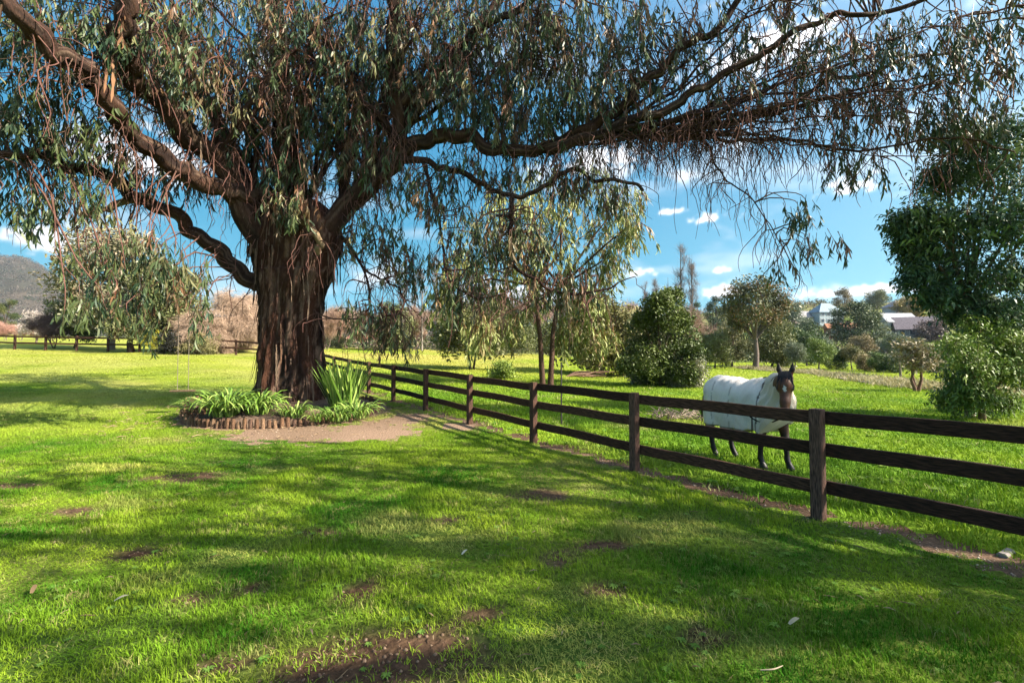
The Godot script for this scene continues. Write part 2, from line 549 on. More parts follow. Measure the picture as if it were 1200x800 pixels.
func build_grass() -> void:
	# lawn: short mown tufts, thinner where the turf is worn
	var kinds := []
	for i in 3: kinds.append(tuft(34, 0.07, 0.022, 0.062, 0.0042, 0.95))
	var places := [[], [], []]
	var tints := [[], [], []]
	var d := 1.7
	while d < 15.0:
		var half := 1.35 * d + 1.2
		var step := 0.062 + 0.0035 * d
		var x := -half
		while x < half:
			var px := x + rf(-0.5, 0.5) * step
			var pd := d + rf(-0.5, 0.5) * step
			x += step
			var f := fence_side(px, pd)
			if f < 0.0: continue
			var w := bare(px, pd)
			if rng.randf() < w.x * (1.06 if w.y != 1 else 0.93): continue
			if Vector2(px, pd).distance_to(BED) < 2.45: continue
			var k := rng.randi() % 3
			var lush := clampf(0.82 + 0.8 * wob.get_noise_2d(px * 90, pd * 90) + 0.7 * fine.get_noise_2d(px * 40, pd * 40), 0.35, 1.7)
			var s := rf(0.75, 1.15) * lerpf(lush, 0.6, w.x)
			places[k].append(Transform3D(Basis(Vector3.UP, rf(0, TAU)).scaled(Vector3(1.15, s, 1.15)), ground(px, pd)))
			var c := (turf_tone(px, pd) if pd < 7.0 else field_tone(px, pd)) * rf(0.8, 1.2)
			if rng.randf() < 0.07: c = c.lerp(Color(0.36, 0.30, 0.13), rf(0.3, 0.8))
			if w.x > 0.15 and w.y == 1: c = c.lerp(Color(0.24, 0.2, 0.08), 0.35 * rng.randf())
			tints[k].append(c)
		d += step
	for k in 3: many("lawn_grass", kinds[k], M.grass, places[k], tints[k], self)
	# rougher pasture grass beyond the fence and the distant part of the lawn
	var rough := []
	for i in 3: rough.append(tuft(26, 0.13, 0.035, 0.10, 0.009, 1.0))
	places = [[], [], []]
	tints = [[], [], []]
	d = 2.4
	while d < 80.0:
		var half := 1.3 * d + 1.5
		var step := 0.10 + 0.011 * d
		var x := -half
		while x < half:
			var px := x + rf(-0.5, 0.5) * step
			var pd := d + rf(-0.5, 0.5) * step
			x += step
			var f := fence_side(px, pd)
			if f > 0 and (pd < 14.5 or pd > 36): continue
			if f > -0.12 and f < 0.12: continue
			var w := bare(px, pd)
			if rng.randf() < w.x * 0.8: continue
			if Vector2(px, pd).distance_to(BED) < 2.45: continue
			var k := rng.randi() % 3
			var s := rf(0.6, 1.25) * (1.0 + 0.5 * wob.get_noise_2d(px * 14, pd * 14)) * (1.0 + 0.010 * pd)
			var wide := 1.0 + 0.05 * pd
			if f > 0: s *= 0.28
			elif pd > 28: s *= 0.8
			places[k].append(Transform3D(Basis(Vector3.UP, rf(0, TAU)).scaled(Vector3(wide, s, wide)), ground(px, pd)))
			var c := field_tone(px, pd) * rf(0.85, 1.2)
			if rng.randf() < 0.05: c = c.lerp(Color(0.45, 0.38, 0.2), 0.6)
			tints[k].append(c)
		d += step
	for k in 3: many("paddock_grass", rough[k], M.grass, places[k], tints[k], self)
	# broad-leaved weeds in the pasture
	var wd := MB.new()
	for i in 9:
		var a := rf(0, TAU)
		var o := Vector3(cos(a), 0, sin(a))
		var l := rf(0.08, 0.17)
		wd.blade([o * 0.01, o * l * 0.5 + Vector3(0, l * 0.45, 0), o * l + Vector3(0, l * 0.35, 0)], [0.02, 0.055, 0.008], o.cross(Vector3.UP), Color(1, 1, 1), Color(1.1, 1.1, 1))
	var wm := wd.mesh()
	var wp := []
	var wt := []
	for i in 5200:
		var pd := 3.0 + 24.0 * sqrt(rng.randf())
		var px := rf(-0.6, 1.25) * pd
		if fence_side(px, pd) > -0.25: continue
		if wob.get_noise_2d(px * 12 + 90, pd * 12) < -0.12: continue
		wp.append(Transform3D(Basis(Vector3.UP, rf(0, TAU)).scaled(Vector3.ONE * rf(0.35, 0.85)), ground(px, pd)))
		wt.append(Color(0.10, 0.24, 0.03).lerp(Color(0.2, 0.28, 0.06), rng.randf()))
	many("paddock_weeds", wm, M.grass, wp, wt, self)

# ------------------------------------------------------------------ leaves
var spray := []      # hanging gum sprays
var clump := []      # round clumps of small leaves
var wisp_twigs := [] # bare fine twigs
var glossy := []     # clumps of broad leaves

func sickle(mb: MB, p: Vector3, dir: Vector3, side: Vector3, l: float, w: float, col: Color) -> void:
	var bend := side.cross(dir).normalized()
	var s := side.rotated(dir, rf(-0.8, 0.8))
	var k := s * l * rf(-0.22, 0.22)
	mb.blade([p, p + dir * l * 0.35 + k * 0.7 + bend * l * 0.04, p + dir * l * 0.7 + k * 0.8, p + dir * l + k * 0.1], [w * 0.15, w, w * 0.75, w * 0.06], s, col, col)

func make_leaves() -> void:
	for v in 5:
		var mb := MB.new()
		var p := Vector3.ZERO
		var drift := Vector3(rf(-0.3, 0.3), -1, rf(-0.3, 0.3)).normalized()
		var pts := [p]
		for i in 5:
			drift = (drift + Vector3(rf(-0.25, 0.25), -0.12, rf(-0.25, 0.25))).normalized()
			p += drift * 0.11
			pts.append(p)
		mb.tube(pts, [0.006, 0.005, 0.0045, 0.004, 0.003, 0.002], 3, Color(0.8, 0.36, 0.4), Color(0.9, 0.5, 0.4), false)
		for i in 13:
			var f := rf(0.1, 1.0) * 5.0
			var k := mini(int(f), 4)
			var q: Vector3 = pts[k].lerp(pts[k + 1], f - k)
			var a := rf(0, TAU)
			var o := Vector3(cos(a), 0, sin(a))
			var dir := (Vector3.DOWN * rf(0.8, 1.5) + o * rf(0.1, 0.7)).normalized()
			var s := rf(0.75, 1.25)
			sickle(mb, q, dir, dir.cross(Vector3(sin(a * 3), 0.3, cos(a * 2))).normalized(), rf(0.14, 0.25), rf(0.025, 0.041), Color(s, s * rf(0.9, 1.05), s * rf(0.8, 1.1)))
		spray.append(mb.mesh())
	for v in 4:
		var mb := MB.new()
		for i in 30:
			var q := rdir() * pow(rng.randf(), 0.45) * 0.42
			q.y *= 0.75
			var dir := (rdir() + q.normalized() * 0.7).normalized()
			var s := rf(0.7, 1.25)
			var l := rf(0.10, 0.19)
			var side := dir.cross(rdir()).normalized()
			mb.blade([q, q + dir * l * 0.5 + Vector3(0, 0.015, 0), q + dir * l], [0.012, l * 0.5, 0.008], side, Color(s, s, s * rf(0.85, 1.1)), Color(s, s, s))
		clump.append(mb.mesh())
	for v in 3:
		var mb := MB.new()
		for i in 34:
			var q := rdir() * pow(rng.randf(), 0.5) * 0.36
			var a := rf(0, TAU)
			var dir := (Vector3(cos(a), rf(-1.2, 0.2), sin(a)) + q * 0.8).normalized()
			var s := rf(0.7, 1.3)
			var l := rf(0.09, 0.15)
			var side := dir.cross(Vector3.UP + rdir() * 0.6).normalized()
			mb.blade([q, q + dir * l * 0.5 + Vector3(0, 0.02, 0), q + dir * l - Vector3(0, 0.02, 0)], [0.01, l * 0.36, 0.008], side, Color(s, s, s), Color(s * 1.1, s * 1.1, s))
		mb.tube([Vector3(0, -0.25, 0), Vector3(0.03, 0, 0), Vector3(0, 0.2, 0.05)], [0.012, 0.008, 0.004], 3, Color(0.7, 0.5, 0.5), Color(0.7, 0.5, 0.5), false)
		glossy.append(mb.mesh())
	for v in 3:
		var mb := MB.new()
		for i in 12:
			var dir := (Vector3(0, 1, 0) + rdir() * 0.8).normalized()
			var q := rdir() * 0.12
			var l := rf(0.35, 0.75)
			var side := dir.cross(rdir()).normalized()
			var s := rf(0.7, 1.3)
			mb.blade([q, q + dir * l * 0.5 + rdir() * 0.05, q + dir * l + rdir() * 0.1], [0.013, 0.009, 0.004], side, Color(s, s, s), Color(s, s, s))
		wisp_twigs.append(mb.mesh())

# ------------------------------------------------------------------ trees
func grow(mb: MB, tips: Array, p: Vector3, dir: Vector3, l: float, r: float, lvl: int, P: Dictionary, col: Color) -> void:
	var segs := 5 if lvl <= 1 else 3
	var pts := [p]
	var rad := [r]
	var dd := dir
	var q := p
	for i in segs:
		dd = (dd + rdir() * float(P.get("wander", 0.2)) + Vector3(0, float(P.get("up", 0.05)), 0)).normalized()
		q += dd * l / segs
		pts.append(q)
		rad.append(lerpf(r, r * float(P.get("taper", 0.55)), float(i + 1) / segs))
	mb.tube(pts, rad, 7 if lvl == 0 else (5 if lvl == 1 else 3), col, col, lvl == 0)
	if lvl >= int(P.levels):
		tips.append([q, dd])
		tips.append([pts[pts.size() - 2], dd])
		return
	var kids: int = P.kids
	for k in kids:
		var f := rf(float(P.get("from", 0.45)), 1.0) if k > 0 else 1.0
		var fi := f * segs
		var si := mini(int(fi), segs - 1)
		var s: Vector3 = pts[si].lerp(pts[si + 1], fi - si)
		var ax := dd.cross(rdir()).normalized()
		var nd := dd.rotated(ax, rf(0.5, 1.0) * float(P.get("spread", 0.7)))
		grow(mb, tips, s, nd, l * float(P.get("shrink", 0.72)) * rf(0.8, 1.15), rad[si + 1] * 0.72, lvl + 1, P, col)

func scatter(meshes: Array, material: Material, places: Array, tints: Array, parent: Node3D, called := "crown") -> void:
	# shares the places out among the variants of a leaf clump
	for k in meshes.size():
		var pl := []
		var tn := []
		for i in range(k, places.size(), meshes.size()):
			pl.append(places[i]); tn.append(tints[i])
		if pl.size(): many(called, meshes[k], material, pl, tn, parent)

func spin(s: float) -> Basis:
	return Basis(Vector3.UP, rf(0, TAU)).rotated(rdir(), rf(0, 0.6)).scaled(Vector3.ONE * s)

func leafy_tree(called: String, label: String, category: String, base: Vector3, h: float, w: float, P: Dictionary, group := "") -> Node3D:
	# a trunk that forks into limbs, and a crown of leaf clumps gathered in uneven lobes
	var o := thing(called, label, category, base, group)
	var bark: Color = P.get("bark", Color(0.12, 0.09, 0.07))
	var c1: Color = P.get("c1", Color(0.06, 0.10, 0.025))
	var c2: Color = P.get("c2", Color(0.13, 0.17, 0.05))
	var clear: float = P.get("clear", 0.25)     # share of the height below the crown
	var lobes: int = P.get("lobes", 9)
	var n: int = int(P.get("n", 420) * 2.2)
	var size: float = P.get("size", 1.0)
	var mb := MB.new()
	var stems: int = P.get("stems", 1)
	var r0: float = P.get("r", h * 0.022)
	var L := []
	for i in lobes:
		var f := (i + 0.5) / lobes
		var a := i * 2.4 + rf(-0.5, 0.5)
		var yy := lerpf(clear + 0.1, 0.9, f)
		var bulge := sin(PI * clampf((yy - clear) / (1.0 - clear) * 0.85 + 0.12, 0, 1))
		if P.get("flat", false): bulge = smoothstep(0.0, 0.5, (yy - clear) / (1 - clear)) * 0.9 + 0.1
		var rr := w * 0.5 * bulge * rf(0.45, 0.75)
		var cpt := Vector3(cos(a) * rr, yy * h, sin(a) * rr)
		var ls := w * rf(0.17, 0.26) * (0.75 + 0.4 * bulge)
		L.append([cpt, Vector3(ls, ls * float(P.get("squash", 0.8)), ls), rf(0, 1)])
	if P.has("at_px"):
		# lobes read off the photograph, each set at the tree's own distance
		L.clear()
		var dep := -base.z
		for q in P.at_px:
			var rm: float = q[2] * dep / LENS
			L.append([at(q[0], q[1], dep + rf(-1, 1) * rm * 1.3) - base, Vector3(rm, rm * float(P.get("squash", 0.8)), rm), rf(0, 1)])
		lobes = L.size()
	for s in stems:
		var lean := Vector3(rf(-0.12, 0.12), 1, rf(-0.12, 0.12)).normalized()
		if P.has("at_px"): lean = Vector3.UP
		if stems > 1: lean = Vector3(cos(s * 2.6) * 0.1, 1, sin(s * 2.6) * 0.2).normalized()
		var foot := Vector3(cos(s * 2.6), 0, sin(s * 2.6)) * (0.0 if stems == 1 else r0 * 1.2)
		var fork: Vector3 = foot + lean * h * (clear + 0.12)
		var mid: Vector3 = foot.lerp(fork, 0.5) + Vector3(rf(-1, 1), 0, rf(-1, 1)) * r0 * 0.8
		var rr0 := r0 / sqrt(stems)
		mb.tube([foot - Vector3(0, 0.3, 0), foot + Vector3(0, 0.15, 0), mid, fork], [rr0 * 1.5, rr0 * 1.15, rr0 * 0.9, rr0 * 0.72], 8, bark, bark, true, 0.06)
		for i in range(s, lobes, stems):
			var e: Vector3 = L[i][0]
			var m2 := fork.lerp(e, 0.5) + Vector3(rf(-1, 1), rf(0, 1), rf(-1, 1)) * w * 0.05
			mb.tube([fork - lean * r0 * 0.5, m2, e], [rr0 * 0.6, rr0 * 0.36, rr0 * 0.12], 5, bark, bark, false)
			for k in 3:
				var e2: Vector3 = e + rdir() * L[i][1].x * 0.8
				mb.tube([m2.lerp(e, rf(0.3, 1)), e2], [rr0 * 0.16, rr0 * 0.04], 3, bark, bark, false)
	part("trunk", mb.mesh(), M.bark, o)
	var pl := []
	var tn := []
	for i in n:
		var l = L[rng.randi() % lobes]
		var q := rdir() * pow(rng.randf(), 0.38)
		var p: Vector3 = l[0] + q * l[1]
		pl.append(Transform3D(spin(size * rf(0.5, 1.5)), p))
		var tone := clampf(l[2] * 0.6 + rf(-0.15, 0.55), 0, 1)
		var c := c1.lerp(c2, tone)
		if P.has("c3") and rng.randf() < 0.18: c = c.lerp(P.c3, rf(0.3, 1.0))
		tn.append(c)
	scatter(P.get("leaf", clump), M.leaf, pl, tn, o)
	return o

func bare_tree(called: String, label: String, category: String, base: Vector3, h: float, P: Dictionary, group := "") -> Node3D:
	var o := thing(called, label, category, base, group)
	var bark: Color = P.get("bark", Color(0.22, 0.17, 0.14))
	var tw: Color = P.get("twig", Color(0.30, 0.20, 0.17))
	var mb := MB.new()
	var tips := []
	var stems: int = P.get("stems", 1)
	for s in stems:
		var dir := Vector3.UP
		if stems > 1: dir = Vector3(cos(s * 2.4) * 0.35, 1, sin(s * 2.4) * 0.35).normalized()
		if P.get("column", false):
			# a poplar: one straight leader with upright side branches close to it
			var top := Vector3(rf(-0.15, 0.15), h, 0)
			var r: float = P.get("r", h * 0.012)
			mb.tube([Vector3(0, -0.3, 0), Vector3(0, h * 0.3, 0), Vector3(0, h * 0.7, 0), top], [r * 1.3, r, r * 0.55, r * 0.1], 6, bark, tw)
			for i in int(P.get("kids", 26)):
				var f := rf(0.12, 0.92)
				var a := rf(0, TAU)
				var out := Vector3(cos(a), 0, sin(a))
				var p := Vector3(0, h * f, 0)
				var l := h * rf(0.12, 0.24) * (1.1 - f * 0.6)
				var q := p + out * l * 0.25 + Vector3(0, l * 0.5, 0)
				var e := p + out * l * 0.32 + Vector3(0, l, 0)
				mb.tube([p, q, e], [r * 0.3, r * 0.2, r * 0.06], 3, bark, tw, false)
				for k in 3: tips.append([p.lerp(e, rf(0.4, 1.0)), Vector3.UP])
		else:
			grow(mb, tips, Vector3(0, -0.2, 0), dir, h * float(P.get("bole", 0.32)), float(P.get("r", h * 0.02)) / sqrt(stems), 0, P, bark)
	part("trunk", mb.mesh(), M.bark, o)
	var pl := []
	var tn := []
	var each: int = P.get("each", 2)
	var size: float = P.get("size", 1.0)
	for t in tips:
		for k in each:
			var dir: Vector3 = (t[1] + rdir() * 0.5 + Vector3(0, float(P.get("hang", 0.3)), 0)).normalized()
			var bs := Basis(Quaternion(Vector3.UP, dir)) if dir.y > -0.99 else Basis(Vector3.RIGHT, PI)
			pl.append(Transform3D(bs.rotated(Vector3.UP, 0).scaled(Vector3.ONE * size * rf(0.7, 1.3)), t[0] + rdir() * 0.15 * size))
			tn.append(tw * rf(0.75, 1.3))
	scatter(P.get("leaf", wisp_twigs), M.twig if not P.has("leaf") else M.leaf, pl, tn, o, "twigs" if not P.has("leaf") else "crown")
	return o

# ------------------------------------------------------------------ the great gum
var bough_pts := []   # [point, radius] samples along every bough, for twigs to leave from

func smooth_line(ctrl: Array, per := 4) -> Array:
	var out := []
	for i in ctrl.size() - 1:
		var a: Vector3 = ctrl[maxi(i - 1, 0)]
		var b: Vector3 = ctrl[i]
		var c: Vector3 = ctrl[i + 1]
		var d: Vector3 = ctrl[mini(i + 2, ctrl.size() - 1)]
		for k in per: out.append(b.cubic_interpolate(c, a, d, float(k) / per))
	out.append(ctrl[-1])
	return out

func gum_boughs() -> Array:
	# each: line of [photo x, photo y, distance] from the fork outwards, radius at its start and at its end
	return [
		[[[305, 335, 12.6], [270, 308, 12.3], [240, 285, 12.0], [205, 253, 11.6], [170, 233, 11.2], [150, 222, 10.9], [133, 210, 10.6], [100, 198, 10.0], [67, 190, 9.5], [30, 184, 9.0], [-40, 176, 8.4], [-110, 190, 8.0]], 0.31, 0.06, "low left"],
		[[[175, 236, 11.2], [140, 238, 11.0], [112, 245, 10.8], [90, 249, 10.6]], 0.13, 0.075, "stub"],
		[[[335, 262, 12.4], [315, 232, 12.2], [290, 226, 11.8], [253, 216, 11.2], [207, 196, 10.6], [170, 168, 10.0], [143, 141, 9.4], [117, 102, 8.8], [95, 80, 8.4], [67, 62, 8.0], [40, 35, 7.6], [10, 2, 7.2], [-40, -60, 6.8]], 0.36, 0.15, "upper left"],
		[[[310, 292, 12.3], [280, 235, 11.8], [252, 188, 11.2], [227, 160, 10.8], [195, 128, 10.2], [172, 108, 9.8], [155, 85, 9.4], [147, 50, 9.0], [143, 5, 8.6], [138, -90, 8.0]], 0.42, 0.19, "left upright"],
		[[[325, 280, 13.0], [288, 205, 13.0], [268, 165, 13.0], [250, 135, 13.0], [225, 105, 13.0], [195, 60, 13.0], [165, 5, 13.0], [140, -80, 13.0]], 0.32, 0.12, "left rear"],
		[[[360, 292, 12.6], [395, 250, 12.4], [430, 214, 12.2], [460, 186, 12.0], [469, 150, 11.8], [465, 100, 11.6], [461, 50, 11.4], [459, 0, 11.2], [452, -110, 10.8]], 0.44, 0.17, "centre upright"],
		[[[467, 128, 11.7], [480, 108, 11.6], [495, 97, 11.5], [515, 80, 11.4], [532, 62, 11.3], [560, 38, 11.2], [590, 20, 11.0], [620, 5, 10.8], [680, -50, 10.4]], 0.16, 0.09, "offshoot"],
		[[[432, 212, 12.2], [462, 184, 12.0], [485, 170, 11.9], [517, 160, 11.8], [550, 163, 11.7], [587, 177, 11.6], [627, 177, 11.5], [677, 155, 11.3], [720, 133, 11.1], [747, 101, 11.0], [777, 77, 10.9], [802, 53, 10.8], [835, 40, 10.7], [868, 0, 10.6], [900, -60, 10.4]], 0.30, 0.08, "right main"],
		[[[640, 176, 11.5], [690, 160, 11.2], [740, 142, 11.0], [800, 122, 10.8], [833, 92, 10.7], [883, 70, 10.5], [933, 37, 10.3], [973, 23, 10.2], [1033, 13, 10.0], [1120, -15, 9.8]], 0.19, 0.05, "right high"],
		[[[640, 178, 11.6], [700, 160, 11.6], [760, 155, 11.6], [800, 157, 11.6], [867, 143, 11.5], [913, 123, 11.4], [967, 97, 11.3], [1013, 85, 11.2], [1053, 70, 11.1], [1100, 64, 11.0], [1180, 40, 10.8]], 0.15, 0.035, "right middle"],
		[[[700, 156, 11.2], [760, 145, 11.0], [800, 137, 10.9], [847, 130, 10.8], [900, 112, 10.7], [950, 106, 10.6]], 0.10, 0.025, "right middle fork"],
		[[[780, 156, 11.6], [827, 160, 11.5], [870, 165, 11.3], [923, 165, 11.0], [967, 170, 10.8], [1017, 177, 10.5], [1073, 166, 10.2], [1133, 163, 10.0], [1190, 178, 9.8]], 0.07, 0.02, "right low"],
		[[[812, 157, 11.5], [830, 172, 11.4], [840, 198, 11.2], [860, 215, 11.0], [885, 240, 10.8], [905, 268, 10.6], [918, 290, 10.5]], 0.045, 0.010, "weeping"],
		[[[455, 190, 12.0], [500, 190, 11.9], [527, 197, 11.8], [567, 213, 11.7], [600, 231, 11.6], [633, 217, 11.5], [673, 200, 11.4], [707, 212, 11.3], [752, 220, 11.2]], 0.13, 0.05, "right lower"],
		[[[600, 228, 11.6], [598, 262, 11.5], [598, 297, 11.4], [613, 320, 11.3], [647, 340, 11.2], [683, 346, 11.1], [727, 333, 11.0]], 0.09, 0.03, "descending"],
		[[[495, 188, 11.9], [507, 225, 11.8], [513, 250, 11.7], [517, 290, 11.6], [524, 322, 11.5], [542, 342, 11.4], [565, 350, 11.3], [590, 345, 11.2]], 0.07, 0.02, "inner weeping"],
		[[[385, 268, 12.6], [402, 280, 12.4], [416, 302, 12.3], [433, 320, 12.2], [453, 327, 12.1], [482, 320, 12.0]], 0.085, 0.02, "arching"],
		[[[400, 276, 12.4], [416, 298, 12.2], [430, 325, 12.1], [433, 360, 12.0], [425, 371, 12.0], [400, 374, 12.1], [368, 366, 12.2]], 0.055, 0.02, "hooked"],
		[[[450, 326, 12.1], [466, 338, 12.0], [474, 352, 12.0], [468, 364, 12.0], [450, 372, 12.0]], 0.04, 0.015, "small hooked"],
		[[[348, 250, 12.2], [358, 262, 11.6], [369, 274, 11.4], [376, 286, 11.5], [372, 298, 11.7]], 0.10, 0.12, "stub"],
		# limbs above the picture that carry the rest of the crown
		[[[340, 250, 12.8], [330, 120, 13.2], [320, 0, 13.6], [300, -140, 14.0]], 0.42, 0.14, "crown"],
		[[[420, 222, 12.4], [540, 60, 13.2], [620, -60, 13.8], [720, -160, 14.2]], 0.28, 0.09, "crown"],
	]

func gum_trunk() -> MB:
	# rings from the flare to the fork: [photo y, centre x, half width in photo pixels at 12.6 m]
	var prof := [[492, 338, 60], [480, 338, 55], [468, 338.5, 50], [452, 340, 45.5], [430, 340.5, 42], [400, 340, 40], [370, 341, 40], [345, 343, 42], [322, 346, 48], [300, 348, 56], [282, 350, 60], [266, 352, 56], [250, 354, 44], [238, 354, 28]]
	var keys := []
	for p in prof: keys.append(at(p[1], p[0], 12.7))
	var mb := MB.new()
	var sides := 120
	var rows := 150
	var k := 12.7 / LENS
	var base := 0
	for i in rows + 1:
		var f := float(i) / rows * (prof.size() - 1)
		var s := mini(int(f), prof.size() - 2)
		var fr := f - s
		var cx := lerpf(prof[s][1], prof[s + 1][1], fr)
		var cy := lerpf(prof[s][0], prof[s + 1][0], fr)
		var r := lerpf(prof[s][2], prof[s + 1][2], fr) * k
		var c := at(cx, cy, 12.7)
		for j in sides + 1:
			var a := TAU * j / sides
			var ca := cos(a)
			var sa := sin(a)
			# buttresses at the foot, rolling swellings above, and stringy ridges that run up the trunk
			var foot := smoothstep(440.0, 490.0, cy)
			var lob := 1.0 + foot * 0.13 * sin(a * 5.0 + 0.6) + 0.05 * sin(a * 3.0 + cy * 0.02)
			var nx := ca * 3.2
			var nz := sa * 3.2
			var twist := (cy - 480.0) * 0.0025
			var n1 := fine.get_noise_3d(nx * 60 + twist * 60, cy * 0.22, nz * 60)
			var n2 := wob.get_noise_3d(nx * 150 + twist * 150, cy * 1.5, nz * 150)
			var n3 := fine.get_noise_3d(nx * 420, cy * 6.0, nz * 420)
			var ridge := (1.0 - absf(n1) * 2.6) * 0.095 + n2 * 0.13 + n3 * 0.09
			var rr := r * 0.78 * (lob + ridge)
			var burl := exp(-pow((a - 1.25) / 0.28, 2.0) - pow((cy - 332.0) / 14.0, 2.0)) + 0.6 * exp(-pow((a - 2.2) / 0.2, 2.0) - pow((cy - 420.0) / 12.0, 2.0))
			rr += burl * 0.16
			var dep := 0.92 if cy > 320 else 0.82
			var p := c + Vector3(ca * rr, 0, sa * rr * dep)
			var red := clampf(0.5 + 1.4 * wob.get_noise_3d(nx * 40 + 30, cy * 0.25, nz * 40), 0, 1)
			var pale := smoothstep(0.08, 0.36, fine.get_noise_3d(nx * 190 + 9, cy * 1.9, nz * 190 + 4))
			var col := Color(0.026, 0.017, 0.014).lerp(Color(0.092, 0.040, 0.025), red).lerp(Color(0.30, 0.195, 0.14), pale * 0.75)
			mb.vert(p, Vector3(ca, 0, sa), col, Vector2(a, cy))
	var m := sides + 1
	for i in rows:
		for j in sides:
			var a := i * m + j
			mb.idx.append_array(PackedInt32Array([a, a + 1, a + m, a + 1, a + m + 1, a + m]))
	# true normals of the displaced surface
	for i in rows + 1:
		for j in m:
			var pu: Vector3 = mb.v[mini(i + 1, rows) * m + j] - mb.v[maxi(i - 1, 0) * m + j]
			var pa: Vector3 = mb.v[i * m + (j + 1 if j < sides else 1)] - mb.v[i * m + (j - 1 if j > 0 else sides - 1)]
			var nn := pu.cross(pa).normalized()
			var outw: Vector3 = mb.n[i * m + j]
			if nn.dot(outw) < 0: nn = -nn
			mb.n[i * m + j] = nn
	return mb

func ribbon(l: float, w: float, curl: float) -> ArrayMesh:
	# a shred of loose bark that hangs from its upper end
	var mb := MB.new()
	var pts := []
	var wd := []
	var side := Vector3(1, 0, 0)
	for i in 7:
		var f := i / 6.0
		pts.append(Vector3(sin(f * 3.0) * 0.03 * l, -l * f, curl * f * f * l + sin(f * 5.0) * 0.02))
		wd.append(w * (0.5 + 0.5 * sin(PI * clampf(f * 0.9 + 0.08, 0, 1))) * (0.75 + 0.25 * sin(i * 2.7)) * (1.0 if i < 6 else 0.2))
	mb.blade(pts, wd, side, Color(1, 1, 1), Color(0.9, 0.85, 0.8))
	# its thickness
	var back := []
	for p in pts: back.append(p + Vector3(0, 0, -0.008))
	mb.blade(back, wd, side, Color(0.6, 0.5, 0.45), Color(0.6, 0.5, 0.45))
	return mb.mesh()

func tint_mat(called: String, c: Color, from: StandardMaterial3D) -> StandardMaterial3D:
	var m: StandardMaterial3D = from.duplicate()
	m.resource_name = called
	m.albedo_color = c.linear_to_srgb()
	return m

func cluster(list: Array, px: float, py: float, dep: float, rx: float, ry: float, rz: float, n: float) -> void:
	var c := at(px, py, dep)
	for i in int(n):
		var q := rdir() * pow(rng.randf(), 0.4)
		list.append(c + Vector3(q.x * rx, q.y * ry, q.z * rz))

func nearest_bough(p: Vector3) -> Vector3:
	var best := 1e9
	var b := Vector3.ZERO
	for s in bough_pts:
		var d: float = p.distance_squared_to(s)
		if s.y < p.y: d *= 1.5
		d *= rf(0.45, 1.0)
		if d < best: best = d; b = s
	return b

func twig_to(mb: MB, a: Vector3, p: Vector3, r: float) -> void:
	# a thin branch from the bough out and then down into a bunch of leaves
	var m := a.lerp(p, 0.5) + Vector3(rf(-0.2, 0.2), absf(a.y - p.y) * 0.15 + rf(0, 0.25), rf(-0.2, 0.2))
	var m2 := a.lerp(p, 0.8) + Vector3(rf(-0.15, 0.15), rf(0, 0.2), rf(-0.15, 0.15))
	var line := smooth_line([a, m, m2, p, p + Vector3(rf(-0.1, 0.1), -rf(0.1, 0.5), rf(-0.1, 0.1))], 2)
	var rad := []
	for i in line.size(): rad.append(lerpf(r, 0.005, float(i) / (line.size() - 1)))
	mb.tube(line, rad, 4, Color(0.10, 0.055, 0.042), Color(0.16, 0.075, 0.06), false)

func leaf_tone() -> Color:
	var c := Color(0.028, 0.055, 0.028).lerp(Color(0.080, 0.105, 0.038), rng.randf())
	var k := rng.randf()
	if k < 0.2: c = c.lerp(Color(0.19, 0.095, 0.055), rf(0.4, 1.0))
	elif k < 0.26: c = c.lerp(Color(0.06, 0.11, 0.08), rf(0.3, 0.9))
	elif k < 0.44: c = c.lerp(Color(0.20, 0.18, 0.09), rf(0.3, 0.9))
	return c

